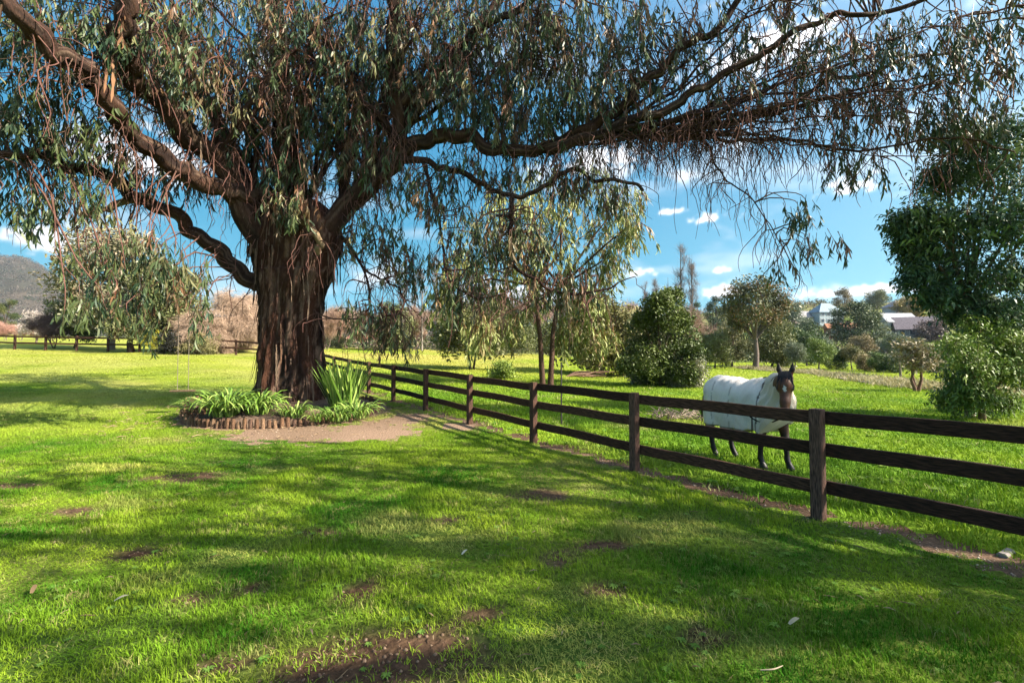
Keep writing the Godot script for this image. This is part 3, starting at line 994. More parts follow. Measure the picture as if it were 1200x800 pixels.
func build_gum() -> void:
	var foot := at(338, 484, 12.7)
	var o := thing("gum_tree", "huge old gum tree with shaggy dark trunk rising from the edged garden bed", "tree", foot)
	var tm := gum_trunk()
	part("trunk", tm.mesh(foot), M.bark, o)
	for b in gum_boughs():
		var ctrl := []
		for p in b[0]: ctrl.append(at(p[0], p[1], p[2]))
		var line := smooth_line(ctrl, 4)
		var rad := []
		for i in line.size():
			var f := float(i) / (line.size() - 1)
			rad.append(0.76 * lerpf(b[1], b[2], pow(f, 0.7)) * (1.0 + 0.10 * fine.get_noise_1d(i * 40.0 + b[1] * 900)))
			if i > 1: line[i] += Vector3(fine.get_noise_2d(i * 22.0, b[1] * 5000), fine.get_noise_2d(i * 22.0, b[1] * 5000 + 70), fine.get_noise_2d(i * 22.0, 140)) * 0.22 * minf(1.0, b[1] * 3 + 0.3)
			bough_pts.append(line[i])
		var mb := MB.new()
		var col := Color(0.060, 0.036, 0.029)
		var tip := Color(0.085, 0.044, 0.034)
		if b[3] == "stub": col = Color(0.24, 0.15, 0.08); tip = Color(0.36, 0.27, 0.17)
		if b[3] == "upper left": tip = Color(0.16, 0.10, 0.075)
		if b[1] > 0.1 and b[3] != "stub":
			var dense := smooth_line(line, 3)
			var dr := []
			for i in dense.size(): dr.append(lerpf(rad[mini(i / 3, rad.size() - 1)], rad[mini(i / 3 + 1, rad.size() - 1)], (i % 3) / 3.0))
			mb.rough_tube(dense, dr, 28, 0.16, fine, [Color(0.040, 0.026, 0.021), Color(0.085, 0.044, 0.031), Color(0.20, 0.135, 0.095)])
		else:
			mb.tube(line, rad, 8, col, tip, true, 0.055)
		part("bough", mb.mesh(foot), M.bark, o)
	# lesser limbs: a tangle above the fork and a fan of long thin branches to the right
	var limbs := []
	for i in 46:
		var s: Array = [[330, 235, 12.4], [300, 225, 12.0], [360, 240, 12.5], [430, 205, 12.2], [460, 160, 11.9], [250, 190, 11.2], [400, 235, 12.5]][i % 7]
		var ex: float = s[0] + rf(-190, 210)
		var ey := rf(-70, 110)
		limbs.append([s, [lerpf(s[0], ex, 0.35) + rf(-25, 25), lerpf(s[1], ey, 0.5) + rf(-15, 15), s[2] + rf(-0.6, 0.6)], [lerpf(s[0], ex, 0.7) + rf(-25, 25), lerpf(s[1], ey, 0.8), s[2] + rf(-1.0, 1.0)], [ex, ey, s[2] + rf(-1.4, 1.2)], rf(0.045, 0.10)])
	for i in 22:
		var f := (i + rf(0, 1)) / 22.0
		var sx := lerpf(640, 800, rng.randf())
		var s := [sx, 172.0 - (sx - 640) * 0.12, 11.4]
		var ex := rf(900, 1200)
		var ey := lerpf(-10, 185, f)
		limbs.append([s, [lerpf(sx, ex, 0.35), lerpf(s[1], ey, 0.28) + rf(-14, 4), 11.2 + rf(-0.4, 0.5)], [lerpf(sx, ex, 0.7) + rf(-15, 15), lerpf(s[1], ey, 0.75) + rf(-12, 8), 10.9 + rf(-0.6, 0.8)], [ex, ey, 10.5 + rf(-0.8, 1.0)], rf(0.028, 0.058)])
	for b in limbs:
		var ctrl := []
		for k in 4: ctrl.append(at(b[k][0], b[k][1], b[k][2]))
		var line := smooth_line(ctrl, 7)
		var rad := []
		for i in line.size():
			rad.append(lerpf(b[4], 0.010, pow(float(i) / (line.size() - 1), 0.8)))
			if i > 1: line[i] += Vector3(fine.get_noise_2d(i * 30.0, b[4] * 90000), fine.get_noise_2d(i * 30.0, b[4] * 90000 + 70), 0) * 0.16
			bough_pts.append(line[i])
		var mb := MB.new()
		mb.tube(line, rad, 7, Color(0.058, 0.034, 0.027), Color(0.125, 0.058, 0.046), false, 0.05)
		part("bough", mb.mesh(foot), M.bark, o)
	# where the leaves hang: bunches along the boughs, thick over the middle, thin at the left and right
	var near := []
	var P := []
	var C := [
		# upper left, seen close
		[30, 30, 8.0, 1.0, 0.8, 1.0, 90], [95, 20, 8.4, 0.9, 0.7, 1.2, 110], [60, 110, 8.6, 1.2, 0.9, 1.0, 120], [20, 160, 9.0, 0.9, 0.7, 0.9, 80], [110, 160, 9.6, 1.0, 0.6, 0.8, 70], [70, 215, 9.4, 1.2, 0.45, 0.8, 60], [30, 235, 9.2, 0.7, 0.3, 0.6, 26], [190, 40, 9.4, 1.2, 1.0, 1.2, 170], [230, 90, 10.2, 1.1, 0.9, 1.2, 130], [170, 190, 10.6, 0.8, 0.4, 0.8, 40], [215, 190, 11.2, 0.7, 0.5, 0.8, 45],
		# over the trunk
		[290, 30, 10.8, 1.5, 1.1, 1.6, 260], [330, 110, 11.4, 1.3, 1.0, 1.4, 240], [380, 40, 11.2, 1.4, 1.1, 1.6, 270], [400, 130, 11.6, 1.2, 1.0, 1.3, 220], [290, 150, 11.6, 1.0, 0.8, 1.2, 130], [345, 190, 11.6, 1.0, 0.6, 0.9, 100], [440, 60, 11.2, 1.2, 1.2, 1.5, 230], [440, 180, 11.8, 0.8, 0.8, 0.9, 90], [325, 228, 11.3, 0.25, 0.3, 0.2, 14], [352, 228, 11.2, 0.35, 0.3, 0.3, 20],
		# middle
		[520, 30, 11.2, 1.5, 1.1, 1.5, 290], [530, 110, 11.4, 1.3, 0.9, 1.3, 240], [600, 40, 11.0, 1.5, 1.1, 1.5, 290], [610, 120, 11.3, 1.4, 0.9, 1.3, 270], [680, 30, 10.8, 1.5, 1.1, 1.5, 260], [690, 105, 11.0, 1.3, 0.8, 1.2, 210], [570, 190, 11.6, 1.4, 0.5, 0.9, 90], [660, 190, 11.4, 1.2, 0.5, 0.8, 75], [760, 40, 10.8, 1.3, 1.0, 1.3, 170], [750, 120, 11.0, 0.9, 0.6, 1.0, 80], [500, 215, 11.8, 1.0, 0.6, 0.8, 60], [560, 265, 11.6, 1.0, 0.7, 0.8, 60], [620, 275, 11.4, 0.8, 0.8, 0.8, 50], [660, 330, 11.2, 0.9, 0.4, 0.6, 34], [545, 330, 11.4, 0.9, 0.5, 0.6, 40], [440, 260, 12.1, 0.9, 0.7, 0.7, 50], [480, 300, 12.0, 0.9, 0.6, 0.6, 45], [430, 360, 12.0, 0.9, 0.5, 0.6, 34], [470, 380, 12.0, 0.8, 0.5, 0.6, 30], [720, 215, 11.2, 0.5, 0.3, 0.5, 18],
		# right
		[830, 40, 10.7, 1.1, 0.9, 1.1, 100], [850, 100, 10.8, 1.0, 0.5, 0.9, 60], [910, 40, 10.5, 1.2, 0.8, 1.1, 110], [940, 100, 10.9, 1.0, 0.5, 0.9, 75], [1000, 40, 10.3, 1.2, 0.8, 1.1, 120], [1010, 110, 10.8, 1.1, 0.5, 0.8, 90], [1070, 60, 10.4, 1.2, 0.8, 1.1, 120], [1060, 130, 10.4, 0.9, 0.5, 0.7, 70], [1000, 185, 10.6, 0.9, 0.25, 0.5, 40], [980, 150, 10.8, 0.8, 0.35, 0.5, 36], [1120, 130, 10.0, 1.0, 0.6, 0.8, 80], [1150, 40, 9.8, 1.2, 0.9, 1.1, 110],
		# the drooping end
		[935, 236, 10.4, 0.40, 0.22, 0.35, 13], [945, 276, 10.4, 0.25, 0.22, 0.25, 9], [975, 272, 10.3, 0.28, 0.12, 0.2, 5], [918, 300, 10.4, 0.2, 0.15, 0.2, 5],
		# low at the left, hanging in front of the far fence
		[120, 295, 9.4, 0.75, 0.45, 0.7, 26], [165, 275, 9.8, 0.8, 0.4, 0.7, 30], [150, 335, 9.6, 0.9, 0.35, 0.6, 26], [210, 310, 10.2, 0.7, 0.45, 0.6, 24], [95, 345, 9.0, 0.4, 0.35, 0.5, 14], [230, 350, 10.2, 0.35, 0.4, 0.5, 11], [165, 370, 9.6, 0.6, 0.2, 0.4, 9],
		# crown above the picture
		[-120, 60, 8.0, 1.6, 1.4, 1.6, 160], [60, -110, 8.6, 2.2, 1.4, 2.2, 260], [250, -140, 10.5, 2.6, 1.8, 2.4, 420], [420, -160, 11.5, 2.6, 1.8, 2.6, 420], [600, -140, 11.4, 2.6, 1.7, 2.4, 400], [780, -110, 11.0, 2.4, 1.4, 2.2, 330], [300, -60, 14.6, 3.0, 2.0, 1.8, 380], [560, -40, 14.6, 3.0, 2.0, 1.8, 360], [950, -90, 10.4, 2.2, 1.2, 1.8, 240], [180, 60, 13.6, 1.8, 1.6, 1.2, 200]]
	for c in C:
		var l := []
		cluster(l, c[0], c[1], c[2] + (0.35 if c[1] < 200 else 0.0), c[3], c[4], c[5], c[6] * (0.72 if c[1] < 200 and c[0] > 270 and c[0] < 800 else (0.5 if c[0] > 800 and c[0] < 1200 and c[1] < 220 and c[1] > -60 else 0.75 if c[0] <= 270 and c[0] > -90 and c[1] < 250 else 1.1)))
		P.append_array(l)
	# twigs and fine branches
	var mb := MB.new()
	for i in P.size():
		if i % (3 if -P[i].z > 10.3 else 5) == 0:
			var p: Vector3 = P[i] + Vector3(0, 0.1, 0)
			twig_to(mb, nearest_bough(p), p, rf(0.008, 0.030) * clampf(-p.z / 11.5, 0.4, 1.0))
	for i in range(0, bough_pts.size(), 2):
		# spindly dead twigs that droop from the boughs
		for k in 4:
			var a: Vector3 = bough_pts[i]
			if rng.randf() < 0.6:
				var p := a + Vector3(rf(-0.7, 0.7), -rf(0.15, 1.1), rf(-0.6, 0.6))
				twig_to(mb, a, p, rf(0.008, 0.018))
	for i in 26:
		# bare weeping twigs at the right, against the sky
		var a := at(rf(790, 900), rf(160, 172), 11.3)
		var p := a + Vector3(rf(-0.3, 0.5), -rf(0.5, 2.2), rf(-0.3, 0.3))
		twig_to(mb, a, p, 0.011)
	part("branches", mb.mesh(foot), M.twig, o, Vector3.ZERO, true)
	# leaves: the sprays nearest to the eye one by one, the rest as foliage
	var order := []
	for p in P:
		var px: float = p.x / -p.z
		var inside: bool = absf(px) < 1.15 and (p.y - EYE) / -p.z < 0.78
		order.append([-p.z + (0.0 if inside else 100.0), p])
	order.sort_custom(func(a, b): return a[0] < b[0])
	var named := 280
	var mats := []
	for k in 5: mats.append(tint_mat("gum_leaf", leaf_tone(), M.gum))
	var places := []
	var tints := []
	for i in order.size():
		var b := Basis(Vector3.UP, rf(0, TAU)).rotated(Vector3(rf(-1, 1), 0, rf(-1, 1)).normalized(), rf(0, 0.25)).scaled(Vector3.ONE * rf(0.8, 1.35))
		if i < named:
			var s := part("leaf_spray", spray[i % 5], mats[(i * 7) % 5], o)
			s.transform = Transform3D(b, order[i][1] - foot)
		else:
			places.append(Transform3D(b, order[i][1] - foot))
			tints.append(leaf_tone())
	scatter(spray, M.gum, places, tints, o, "foliage")
	var strands := []
	for k in 4:
		var sm := MB.new()
		var q := Vector3.ZERO
		var pts := [q]
		var rad := [0.009]
		for i in 8:
			q += Vector3(rf(-0.05, 0.05), -0.13, rf(-0.05, 0.05))
			pts.append(q); rad.append(0.009 - i * 0.0008)
		sm.tube(pts, rad, 3, Color(1, 1, 1), Color(1, 1, 1), false)
		for i in 3:
			var s: Vector3 = pts[2 + i * 2]
			sm.tube([s, s + Vector3(rf(-0.15, 0.15), -0.12, rf(-0.15, 0.15)), s + Vector3(rf(-0.2, 0.2), -0.4, rf(-0.2, 0.2))], [0.006, 0.005, 0.003], 3, Color(1, 1, 1), Color(1, 1, 1), false)
		strands.append(sm.mesh())
	places = []
	tints = []
	for i in 1400:
		var p: Vector3 = P[rng.randi() % P.size()] if i % 2 == 0 else bough_pts[rng.randi() % bough_pts.size()]
		places.append(Transform3D(Basis(Vector3.UP, rf(0, TAU)).scaled(Vector3(1, rf(0.4, 1.2), 1)), p - foot + Vector3(rf(-0.2, 0.2), 0.05, rf(-0.2, 0.2))))
		tints.append(Color(0.085, 0.047, 0.036).lerp(Color(0.24, 0.15, 0.11), rng.randf() * rng.randf()))
	scatter(strands, M.twig, places, tints, o, "hanging_twigs")
	# loose bark: shreds on the trunk and long strips caught on the boughs
	var kinds := [ribbon(0.7, 0.05, 0.10), ribbon(1.0, 0.07, 0.06), ribbon(0.5, 0.04, 0.16), ribbon(1.0, 0.055, 0.22)]
	var barks := [tint_mat("loose_bark", Color(0.20, 0.115, 0.075), M.bark), tint_mat("loose_bark", Color(0.10, 0.055, 0.04), M.bark), tint_mat("loose_bark", Color(0.30, 0.21, 0.15), M.bark), tint_mat("loose_bark", Color(0.27, 0.15, 0.085), M.twig)]
	for i in 420:
		var k := rng.randi() % (tm.v.size() - 2000) + 1500
		var p: Vector3 = tm.v[k]
		if p.z < foot.z - 0.3: continue
		var nn: Vector3 = tm.n[k]
		nn.y = 0
		var b := part("bark_strip", kinds[i % 4], barks[[0, 1, 2, 2, 0, 1, 1][i % 7]], o)
		b.transform = Transform3D(Basis(Vector3.UP, atan2(nn.x, nn.z) + rf(-0.3, 0.3)).scaled(Vector3.ONE * rf(0.6, 1.1)), p - foot + nn.normalized() * 0.025)
	for q in [[123, 62, 8.7, 1.0], [131, 66, 8.8, 1.15], [137, 70, 8.9, 0.9], [200, 5, 9.2, 1.3], [215, 15, 9.6, 1.1], [168, 60, 9.2, 1.0], [222, 58, 10, 1.2], [160, 205, 10.9, 1.6], [162, 240, 10.9, 1.5], [165, 150, 10, 1.3], [335, 30, 10.5, 1.0], [342, 60, 10.8, 1.0], [1, 5, 7.0, 1.6], [1186, 95, 9.6, 0.8], [470, 200, 11.8, 1.0], [480, 190, 11.7, 0.9], [300, 240, 12, 1.1], [312, 235, 11.9, 1.3], [293, 260, 12.0, 1.2], [560, 170, 11.5, 0.8], [620, 182, 11.3, 0.8], [695, 162, 11.0, 0.8], [270, 205, 11.2, 1.0], [250, 180, 10.9, 0.9], [235, 165, 10.6, 1.0]]:
		var b := part("bark_strip", kinds[3 if q[3] > 1.2 else 1], barks[3 if q[0] < 230 and q[1] < 100 else [0, 2][int(q[0]) % 2]], o)
		b.transform = Transform3D(Basis(Vector3.UP, rf(-0.8, 0.8)).scaled(Vector3(1, 1, 1) * q[3] * 0.8), at(q[0], q[1], q[2]) - foot)

func build_near_gum() -> void:
	# a second gum close by on the right: its trunk stands outside the picture, its outer leaves hang in the upper right corner, and its crown shades the lawn
	var foot := ground(13.0, 1.5)
	var o := thing("overhanging_gum_tree", "gum tree at the right edge whose outer leaves hang into the upper right corner", "tree", foot)
	var mb := MB.new()
	var tops := []
	for q in [[7.5, 6.2, 2.0], [9.5, 7.8, 3.5], [11.5, 8.2, 5.5], [6.5, 7.5, 4.5], [13.0, 9.5, 0.5], [9.0, 8.5, -1.0], [4.5, 8.2, 1.5], [11.2, 7.4, 8.0]]:
		tops.append(Vector3(q[0], q[1], -q[2]))
	mb.tube([foot - Vector3(0, 0.3, 0), foot + Vector3(0, 0.4, 0), foot + Vector3(-0.2, 2.5, 0), foot + Vector3(-0.5, 4.2, -0.2)], [0.75, 0.55, 0.45, 0.4], 14, Color(0.12, 0.09, 0.07), Color(0.14, 0.1, 0.08), true, 0.06)
	var fork := foot + Vector3(-0.5, 4.0, -0.2)
	for t in tops:
		var line := smooth_line([fork, fork.lerp(t, 0.4) + Vector3(0, 0.8, 0), fork.lerp(t, 0.75) + Vector3(0, 0.6, 0), t], 4)
		var rad := []
		for i in line.size(): rad.append(lerpf(0.24, 0.04, float(i) / (line.size() - 1)))
		mb.tube(line, rad, 8, Color(0.12, 0.09, 0.07), Color(0.13, 0.08, 0.06), true, 0.05)
	part("trunk", mb.mesh(foot), M.bark, o)
	var places := []
	var tints := []
	var tw := MB.new()
	for k in NEAR_CROWN.size():
		var q = NEAR_CROWN[k]
		var c := Vector3(q[0], q[1], -q[2])
		for i in int(q[4] * 0.88):
			var p: Vector3 = c + rdir() * pow(rng.randf(), 0.4) * Vector3(q[3], q[3] * 0.55, q[3])
			places.append(Transform3D(Basis(Vector3.UP, rf(0, TAU)).rotated(Vector3.RIGHT, rf(-0.3, 0.3)).scaled(Vector3.ONE * rf(0.9, 1.4)), p - foot))
			tints.append(leaf_tone())
			if i % 12 == 0:
				var s: Vector3 = tops[0]
				for t in tops:
					if t.distance_to(p) < s.distance_to(p): s = t
				twig_to(tw, s, p, 0.03)
	part("branches", tw.mesh(foot), M.twig, o, Vector3.ZERO, true)
	scatter(spray, M.gum, places, tints, o, "foliage")

# ------------------------------------------------------------------ garden bed
func build_bed() -> void:
	var c := ground(BED.x, BED.y)
	var o := thing("garden_bed", "round raised garden bed at the foot of the big tree, edged with short log pickets", "garden bed", c)
	var mb := MB.new()
	var R := 2.28
	var rows := 14
	var sides := 64
	for i in rows + 1:
		for j in sides + 1:
			var r := R * i / rows
			var a := TAU * j / sides
			var x := BED.x + cos(a) * r
			var d := BED.y + sin(a) * r
			var f := float(i) / rows
			var y := height(x, d) + 0.14 + 0.20 * (1 - f * f) + 0.04 * fine.get_noise_2d(x * 200, d * 200)
			if i == rows: y = height(x, d) - 0.1
			mb.vert(Vector3(x, y, -d) - c, Vector3(cos(a) * f * 0.3, 1, -sin(a) * f * 0.3).normalized(), Color(0.13, 0.085, 0.06).lerp(Color(0.22, 0.15, 0.11), clampf(0.5 + fine.get_noise_2d(x * 120, d * 120) * 1.5, 0, 1)))
	var m := sides + 1
	for i in rows:
		for j in sides:
			var a := i * m + j
			mb.idx.append_array(PackedInt32Array([a, a + 1, a + m, a + 1, a + m + 1, a + m]))
	part("soil", mb.mesh(), M.soil, o)
	var logs := []
	for k in 4:
		var lb := MB.new()
		lb.tube([Vector3(0, -0.12, 0), Vector3(0, 0.0, 0), Vector3(rf(-0.004, 0.004), 0.20, 0), Vector3(0, 0.222, 0)], [0.047, 0.047, 0.046, 0.036], 10, Color(1, 1, 1), Color(1.05, 1.0, 0.95))
		logs.append(lb.mesh())
	var woods := []
	for q in [Color(0.36, 0.20, 0.12), Color(0.30, 0.165, 0.10), Color(0.43, 0.26, 0.16), Color(0.24, 0.14, 0.10)]: woods.append(tint_mat("edging_timber", q, M.log))
	var n := 118
	for i in n:
		var a := TAU * i / n
		var x := BED.x + cos(a) * 2.34
		var d := BED.y + sin(a) * 2.34
		var lg := part("edging_log", logs[i % 4], woods[rng.randi() % 4], o)
		lg.transform = Transform3D(Basis(Vector3.UP, rf(0, TAU)).rotated(Vector3.RIGHT, rf(-0.12, 0.12)).rotated(Vector3.BACK, rf(-0.1, 0.1)).scaled(Vector3(rf(0.8, 1.08), rf(0.65, 1.15), rf(0.9, 1.1))), ground(x, d) - c)

func strap_leaf(l: float, w: float, arch: float, seg := 6, rise := 1.35) -> ArrayMesh:
	# one strap-shaped leaf that leaves the ground along +x and arches over
	var mb := MB.new()
	var pts := []
	var wd := []
	for i in seg + 1:
		var f := float(i) / seg
		var th := (rise - arch * f * f)
		var prev: Vector3 = pts[-1] if i > 0 else Vector3.ZERO
		pts.append(prev + (Vector3(cos(th), sin(th), 0) * l / seg if i > 0 else Vector3.ZERO))
		wd.append(w * (0.7 + 0.5 * sin(PI * minf(1.0, f * 1.1))) * (1.0 if f < 0.8 else maxf(0.05, (1.0 - f) / 0.2)))
	mb.blade(pts, wd, Vector3(0, 0, 1), Color(1, 1, 1), Color(1.15, 1.1, 0.95))
	return mb.mesh()

var strap_kinds := []
var strap_mats := []
var iris_kinds := []

func strap_clump(called: String, label: String, category: String, pos: Vector3, n: int, s: float, kinds: Array, spread: float, group := "") -> void:
	var o := thing(called, label, category, pos, group)
	for i in n:
		var a := rf(0, TAU)
		var b := part("leaf_blade", kinds[i % kinds.size()], strap_mats[rng.randi() % strap_mats.size()], o)
		var r := spread * sqrt(rng.randf())
		var basis := Basis(Vector3.RIGHT, rf(-0.4, 0.4)).rotated(Vector3.BACK, rf(-0.25, 0.25)).rotated(Vector3.UP, a).scaled(Vector3.ONE * s * rf(0.7, 1.15))
		b.transform = Transform3D(basis, Vector3(cos(a) * r, -0.03, -sin(a) * r))

func build_plants() -> void:
	for i in 6: strap_kinds.append(strap_leaf(rf(0.5, 0.68), rf(0.017, 0.026), rf(1.9, 2.7)))
	for i in 5: iris_kinds.append(strap_leaf(rf(0.95, 1.3), rf(0.026, 0.038), rf(0.0, 0.3), 6, 1.47))
	for q in [Color(0.11, 0.20, 0.025), Color(0.17, 0.27, 0.04), Color(0.07, 0.14, 0.022), Color(0.27, 0.35, 0.09), Color(0.14, 0.23, 0.04)]: strap_mats.append(tint_mat("strap_leaf", q, M.strap))
	var onbed := func(px: float, dep: float) -> Vector3:
		var x := (px - 600) / LENS * dep
		var r := Vector2(x, dep).distance_to(BED) / 2.28
		return ground(x, dep) + Vector3(0, 0.14 + 0.20 * (1 - r * r), 0)
	var g := "strap-leaved clumps in the garden bed"
	for q in [[266, 10.6, 150, 1.45, 0.30, "largest arching strap-leaved clump, spilling over the front left of the bed edging"],
		[303, 10.75, 120, 1.35, 0.26, "arching strap-leaved clump right of the largest one, under the left side of the trunk"],
		[345, 10.65, 90, 0.95, 0.26, "short grassy clump in front of the middle of the big trunk"],
		[372, 10.55, 50, 0.72, 0.2, "smallest grassy clump, in front of the right edge of the big trunk"],
		[397, 10.75, 90, 0.95, 0.26, "pale short clump at the front right of the bed, below the tall upright leaves"],
		[420, 11.2, 90, 1.1, 0.26, "loose clump at the right end of the bed, next to the last pickets"],
		[238, 11.3, 110, 1.1, 0.34, "dark shaded clump at the left end of the bed"],
		[268, 11.7, 110, 1.2, 0.34, "dark clump behind the largest one, against the left foot of the trunk"]]:
		strap_clump("agapanthus", q[5], "plant", onbed.call(q[0], q[1]), int(q[2] * 1.25), q[3], strap_kinds, q[4], g)
	strap_clump("iris", "tall upright bright green sword-leaved clump at the right of the big trunk", "plant", onbed.call(404, 11.7), 220, 1.05, iris_kinds, 0.36)
	# small reddish plant between
	leafy_tree("low_shrub", "low reddish-brown shrub at the left front of the garden bed", "shrub", onbed.call(232, 10.95), 0.34, 0.75, {"n": 26, "size": 0.32, "clear": 0.0, "lobes": 4, "c1": Color(0.15, 0.08, 0.05), "c2": Color(0.26, 0.15, 0.08), "r": 0.012})

# ------------------------------------------------------------------ fences
func rail_mesh(l: float, h: float, th: float) -> ArrayMesh:
	var mb := MB.new()
	# a sawn board, slightly bowed and uneven along its length
	var n := 6
	for i in n:
		var x0 := -l / 2 + l * i / n
		var x1 := -l / 2 + l * (i + 1) / n
		var y0 := 0.006 * sin(i * 1.3 + l * 40) if i > 0 else 0.0
		var y1 := 0.006 * sin((i + 1) * 1.3 + l * 40) if i < n - 1 else 0.0
		var a := h / 2
		var b := th / 2
		var e := 0.006
		var sec := [[a - e, b], [a, b - e], [a, -b + e], [a - e, -b], [-a + e, -b], [-a, -b + e], [-a, b - e], [-a + e, b]]
		for k in 8:
			var p = sec[k]
			var q = sec[(k + 1) % 8]
			mb.quad(Vector3(x0, y0 + p[0], p[1]), Vector3(x1, y1 + p[0], p[1]), Vector3(x1, y1 + q[0], q[1]), Vector3(x0, y0 + q[0], q[1]), Color(1, 1, 1))
		if i == 0:
			mb.quad(Vector3(x0, a, -b + e), Vector3(x0, -a, -b + e), Vector3(x0, -a, b - e), Vector3(x0, a, b - e), Color(1, 1, 1))
		if i == n - 1:
			mb.quad(Vector3(x1, a, b - e), Vector3(x1, -a, b - e), Vector3(x1, -a, -b + e), Vector3(x1, a, -b + e), Color(1, 1, 1))
	return mb.mesh()

func build_fence() -> void:
	var o := thing("rail_fence", "dark brown three-rail timber fence between the lawn and the horse paddock", "fence", ground(FENCE_A.x, FENCE_A.y))
	var posts := []
	for k in 3:
		var mb := MB.new()
		mb.box(Transform3D(Basis(), Vector3(0, 0.40, 0)), Vector3(0.115, 1.50, 0.115), Color(1, 1, 1), 0.008)
		posts.append(mb.mesh())
	var rails := []
	for l in [2.44, 2.46, 2.50]: rails.append(rail_mesh(l, 0.138, 0.042))
	var mats := []
	for q in [Color(0.115, 0.050, 0.031), Color(0.080, 0.036, 0.023), Color(0.150, 0.070, 0.045)]: mats.append(tint_mat("dark_timber", q, M.timber))
	var pm := [tint_mat("dark_timber", Color(0.23, 0.125, 0.093), M.timber), tint_mat("dark_timber", Color(0.17, 0.085, 0.06), M.timber)]
	for q in pm: q.uv1_scale = Vector3(8.0, 0.7, 8.0)
	var yaw := atan2(FENCE_STEP.y, FENCE_STEP.x)
	var nl := Vector2(-FENCE_STEP.y, FENCE_STEP.x).normalized()
	for i in range(-3, 16):
		var q := FENCE_A + FENCE_STEP * i
		var p := ground(q.x, q.y)
		var b := part("post", posts[(i + 3) % 3], pm[0 if i < 2 else 1], o)
		b.transform = Transform3D(Basis(Vector3.UP, yaw + rf(-0.05, 0.05)).rotated(Vector3.RIGHT, rf(-0.012, 0.012)), p - o.position)
		if i < 15:
			var q2 := q + FENCE_STEP
			var e := ground(q2.x, q2.y)
			for r in 3:
				var y: float = [1.125, 0.79, 0.395][r] - 0.07 + rf(-0.012, 0.008)
				var off := Vector3(-nl.x, 0, nl.y) * 0.082
				var a := p + Vector3(0, y + rf(-0.006, 0.006), 0) + off
				var z := e + Vector3(0, y + rf(-0.006, 0.006), 0) + off
				var dirx := (z - a).normalized()
				var zz := dirx.cross(Vector3.UP).normalized()
				var rl := part("rail", rails[0], mats[rng.randi() % 3], o)
				rl.transform = Transform3D(Basis(dirx, zz.cross(dirx), zz).scaled(Vector3(1, 1, 1)), (a + z) / 2 - o.position)
				rl.scale.x = (z - a).length() / 2.44 * 0.997
	# the far fence at the back of the left lawn
	var f := thing("far_fence", "low dark rail fence along the back of the left lawn", "fence", ground(-24, 34.0))
	var small := MB.new()
	small.box(Transform3D(Basis(), Vector3(0, 0.45, 0)), Vector3(0.13, 1.5, 0.13), Color(1, 1, 1), 0.01)
	var sm := small.mesh()
	var rm := rail_mesh(2.6, 0.14, 0.045)
	for i in 14:
		var x := -16.0 - 2.6 * i
		var d := 34.6 - 0.06 * (x + 16)
		var p := ground(x, d)
		var b := part("post", sm, pm[1], f)
		b.position = p - f.position
		var e := ground(x - 2.6, d + 0.16)
		for r in 2:
			var y: float = [1.05, 0.55][r]
			var rl := part("rail", rm, mats[(i + r) % 3], f)
			var dirx := (e - p).normalized()
			var zz := dirx.cross(Vector3.UP).normalized()
			rl.transform = Transform3D(Basis(dirx, zz.cross(dirx), zz), (p + e) / 2 + Vector3(0, y, 0.09) - f.position)
	# steel picket and wire by the fence
	var sp := spot(658, 499)
	var st := MB.new()
	st.box(Transform3D(Basis(Vector3.UP, 0.4), Vector3(0, 0.62, 0)), Vector3(0.035, 1.7, 0.012), Color(0.05, 0.045, 0.04))
	st.box(Transform3D(Basis(Vector3.UP, 0.4), Vector3(0, 0.62, 0.012)), Vector3(0.010, 1.7, 0.024), Color(0.05, 0.045, 0.04))
	tag(part("steel_picket", st.mesh(), M.strapping, self, sp), "thin dark steel picket standing just behind the rail fence", "picket")

func build_swing() -> void:
	var top := at(218, 262, 11.9)
	var o := thing("rope_swing", "rope swing with a board seat hanging over the left lawn", "swing", Vector3(top.x, 0, top.z))
	var g := height(top.x, -top.z)
	var y := g + 0.62
	for s in [-0.14, 0.14]:
		var mb := MB.new()
		mb.tube([Vector3(s * 0.9, top.y, 0.02), Vector3(s, lerpf(top.y, y, 0.5), 0.01), Vector3(s, y, 0)], [0.007, 0.007, 0.007], 5, Color(0.20, 0.17, 0.13))
		part("rope", mb.mesh(), M.rope, o)
	var mb := MB.new()
	mb.box(Transform3D(Basis(Vector3.UP, 0.25), Vector3(0, y - 0.02, 0)), Vector3(0.52, 0.035, 0.19), Color(0.30, 0.19, 0.12), 0.006)
	part("seat", mb.mesh(), M.log, o)

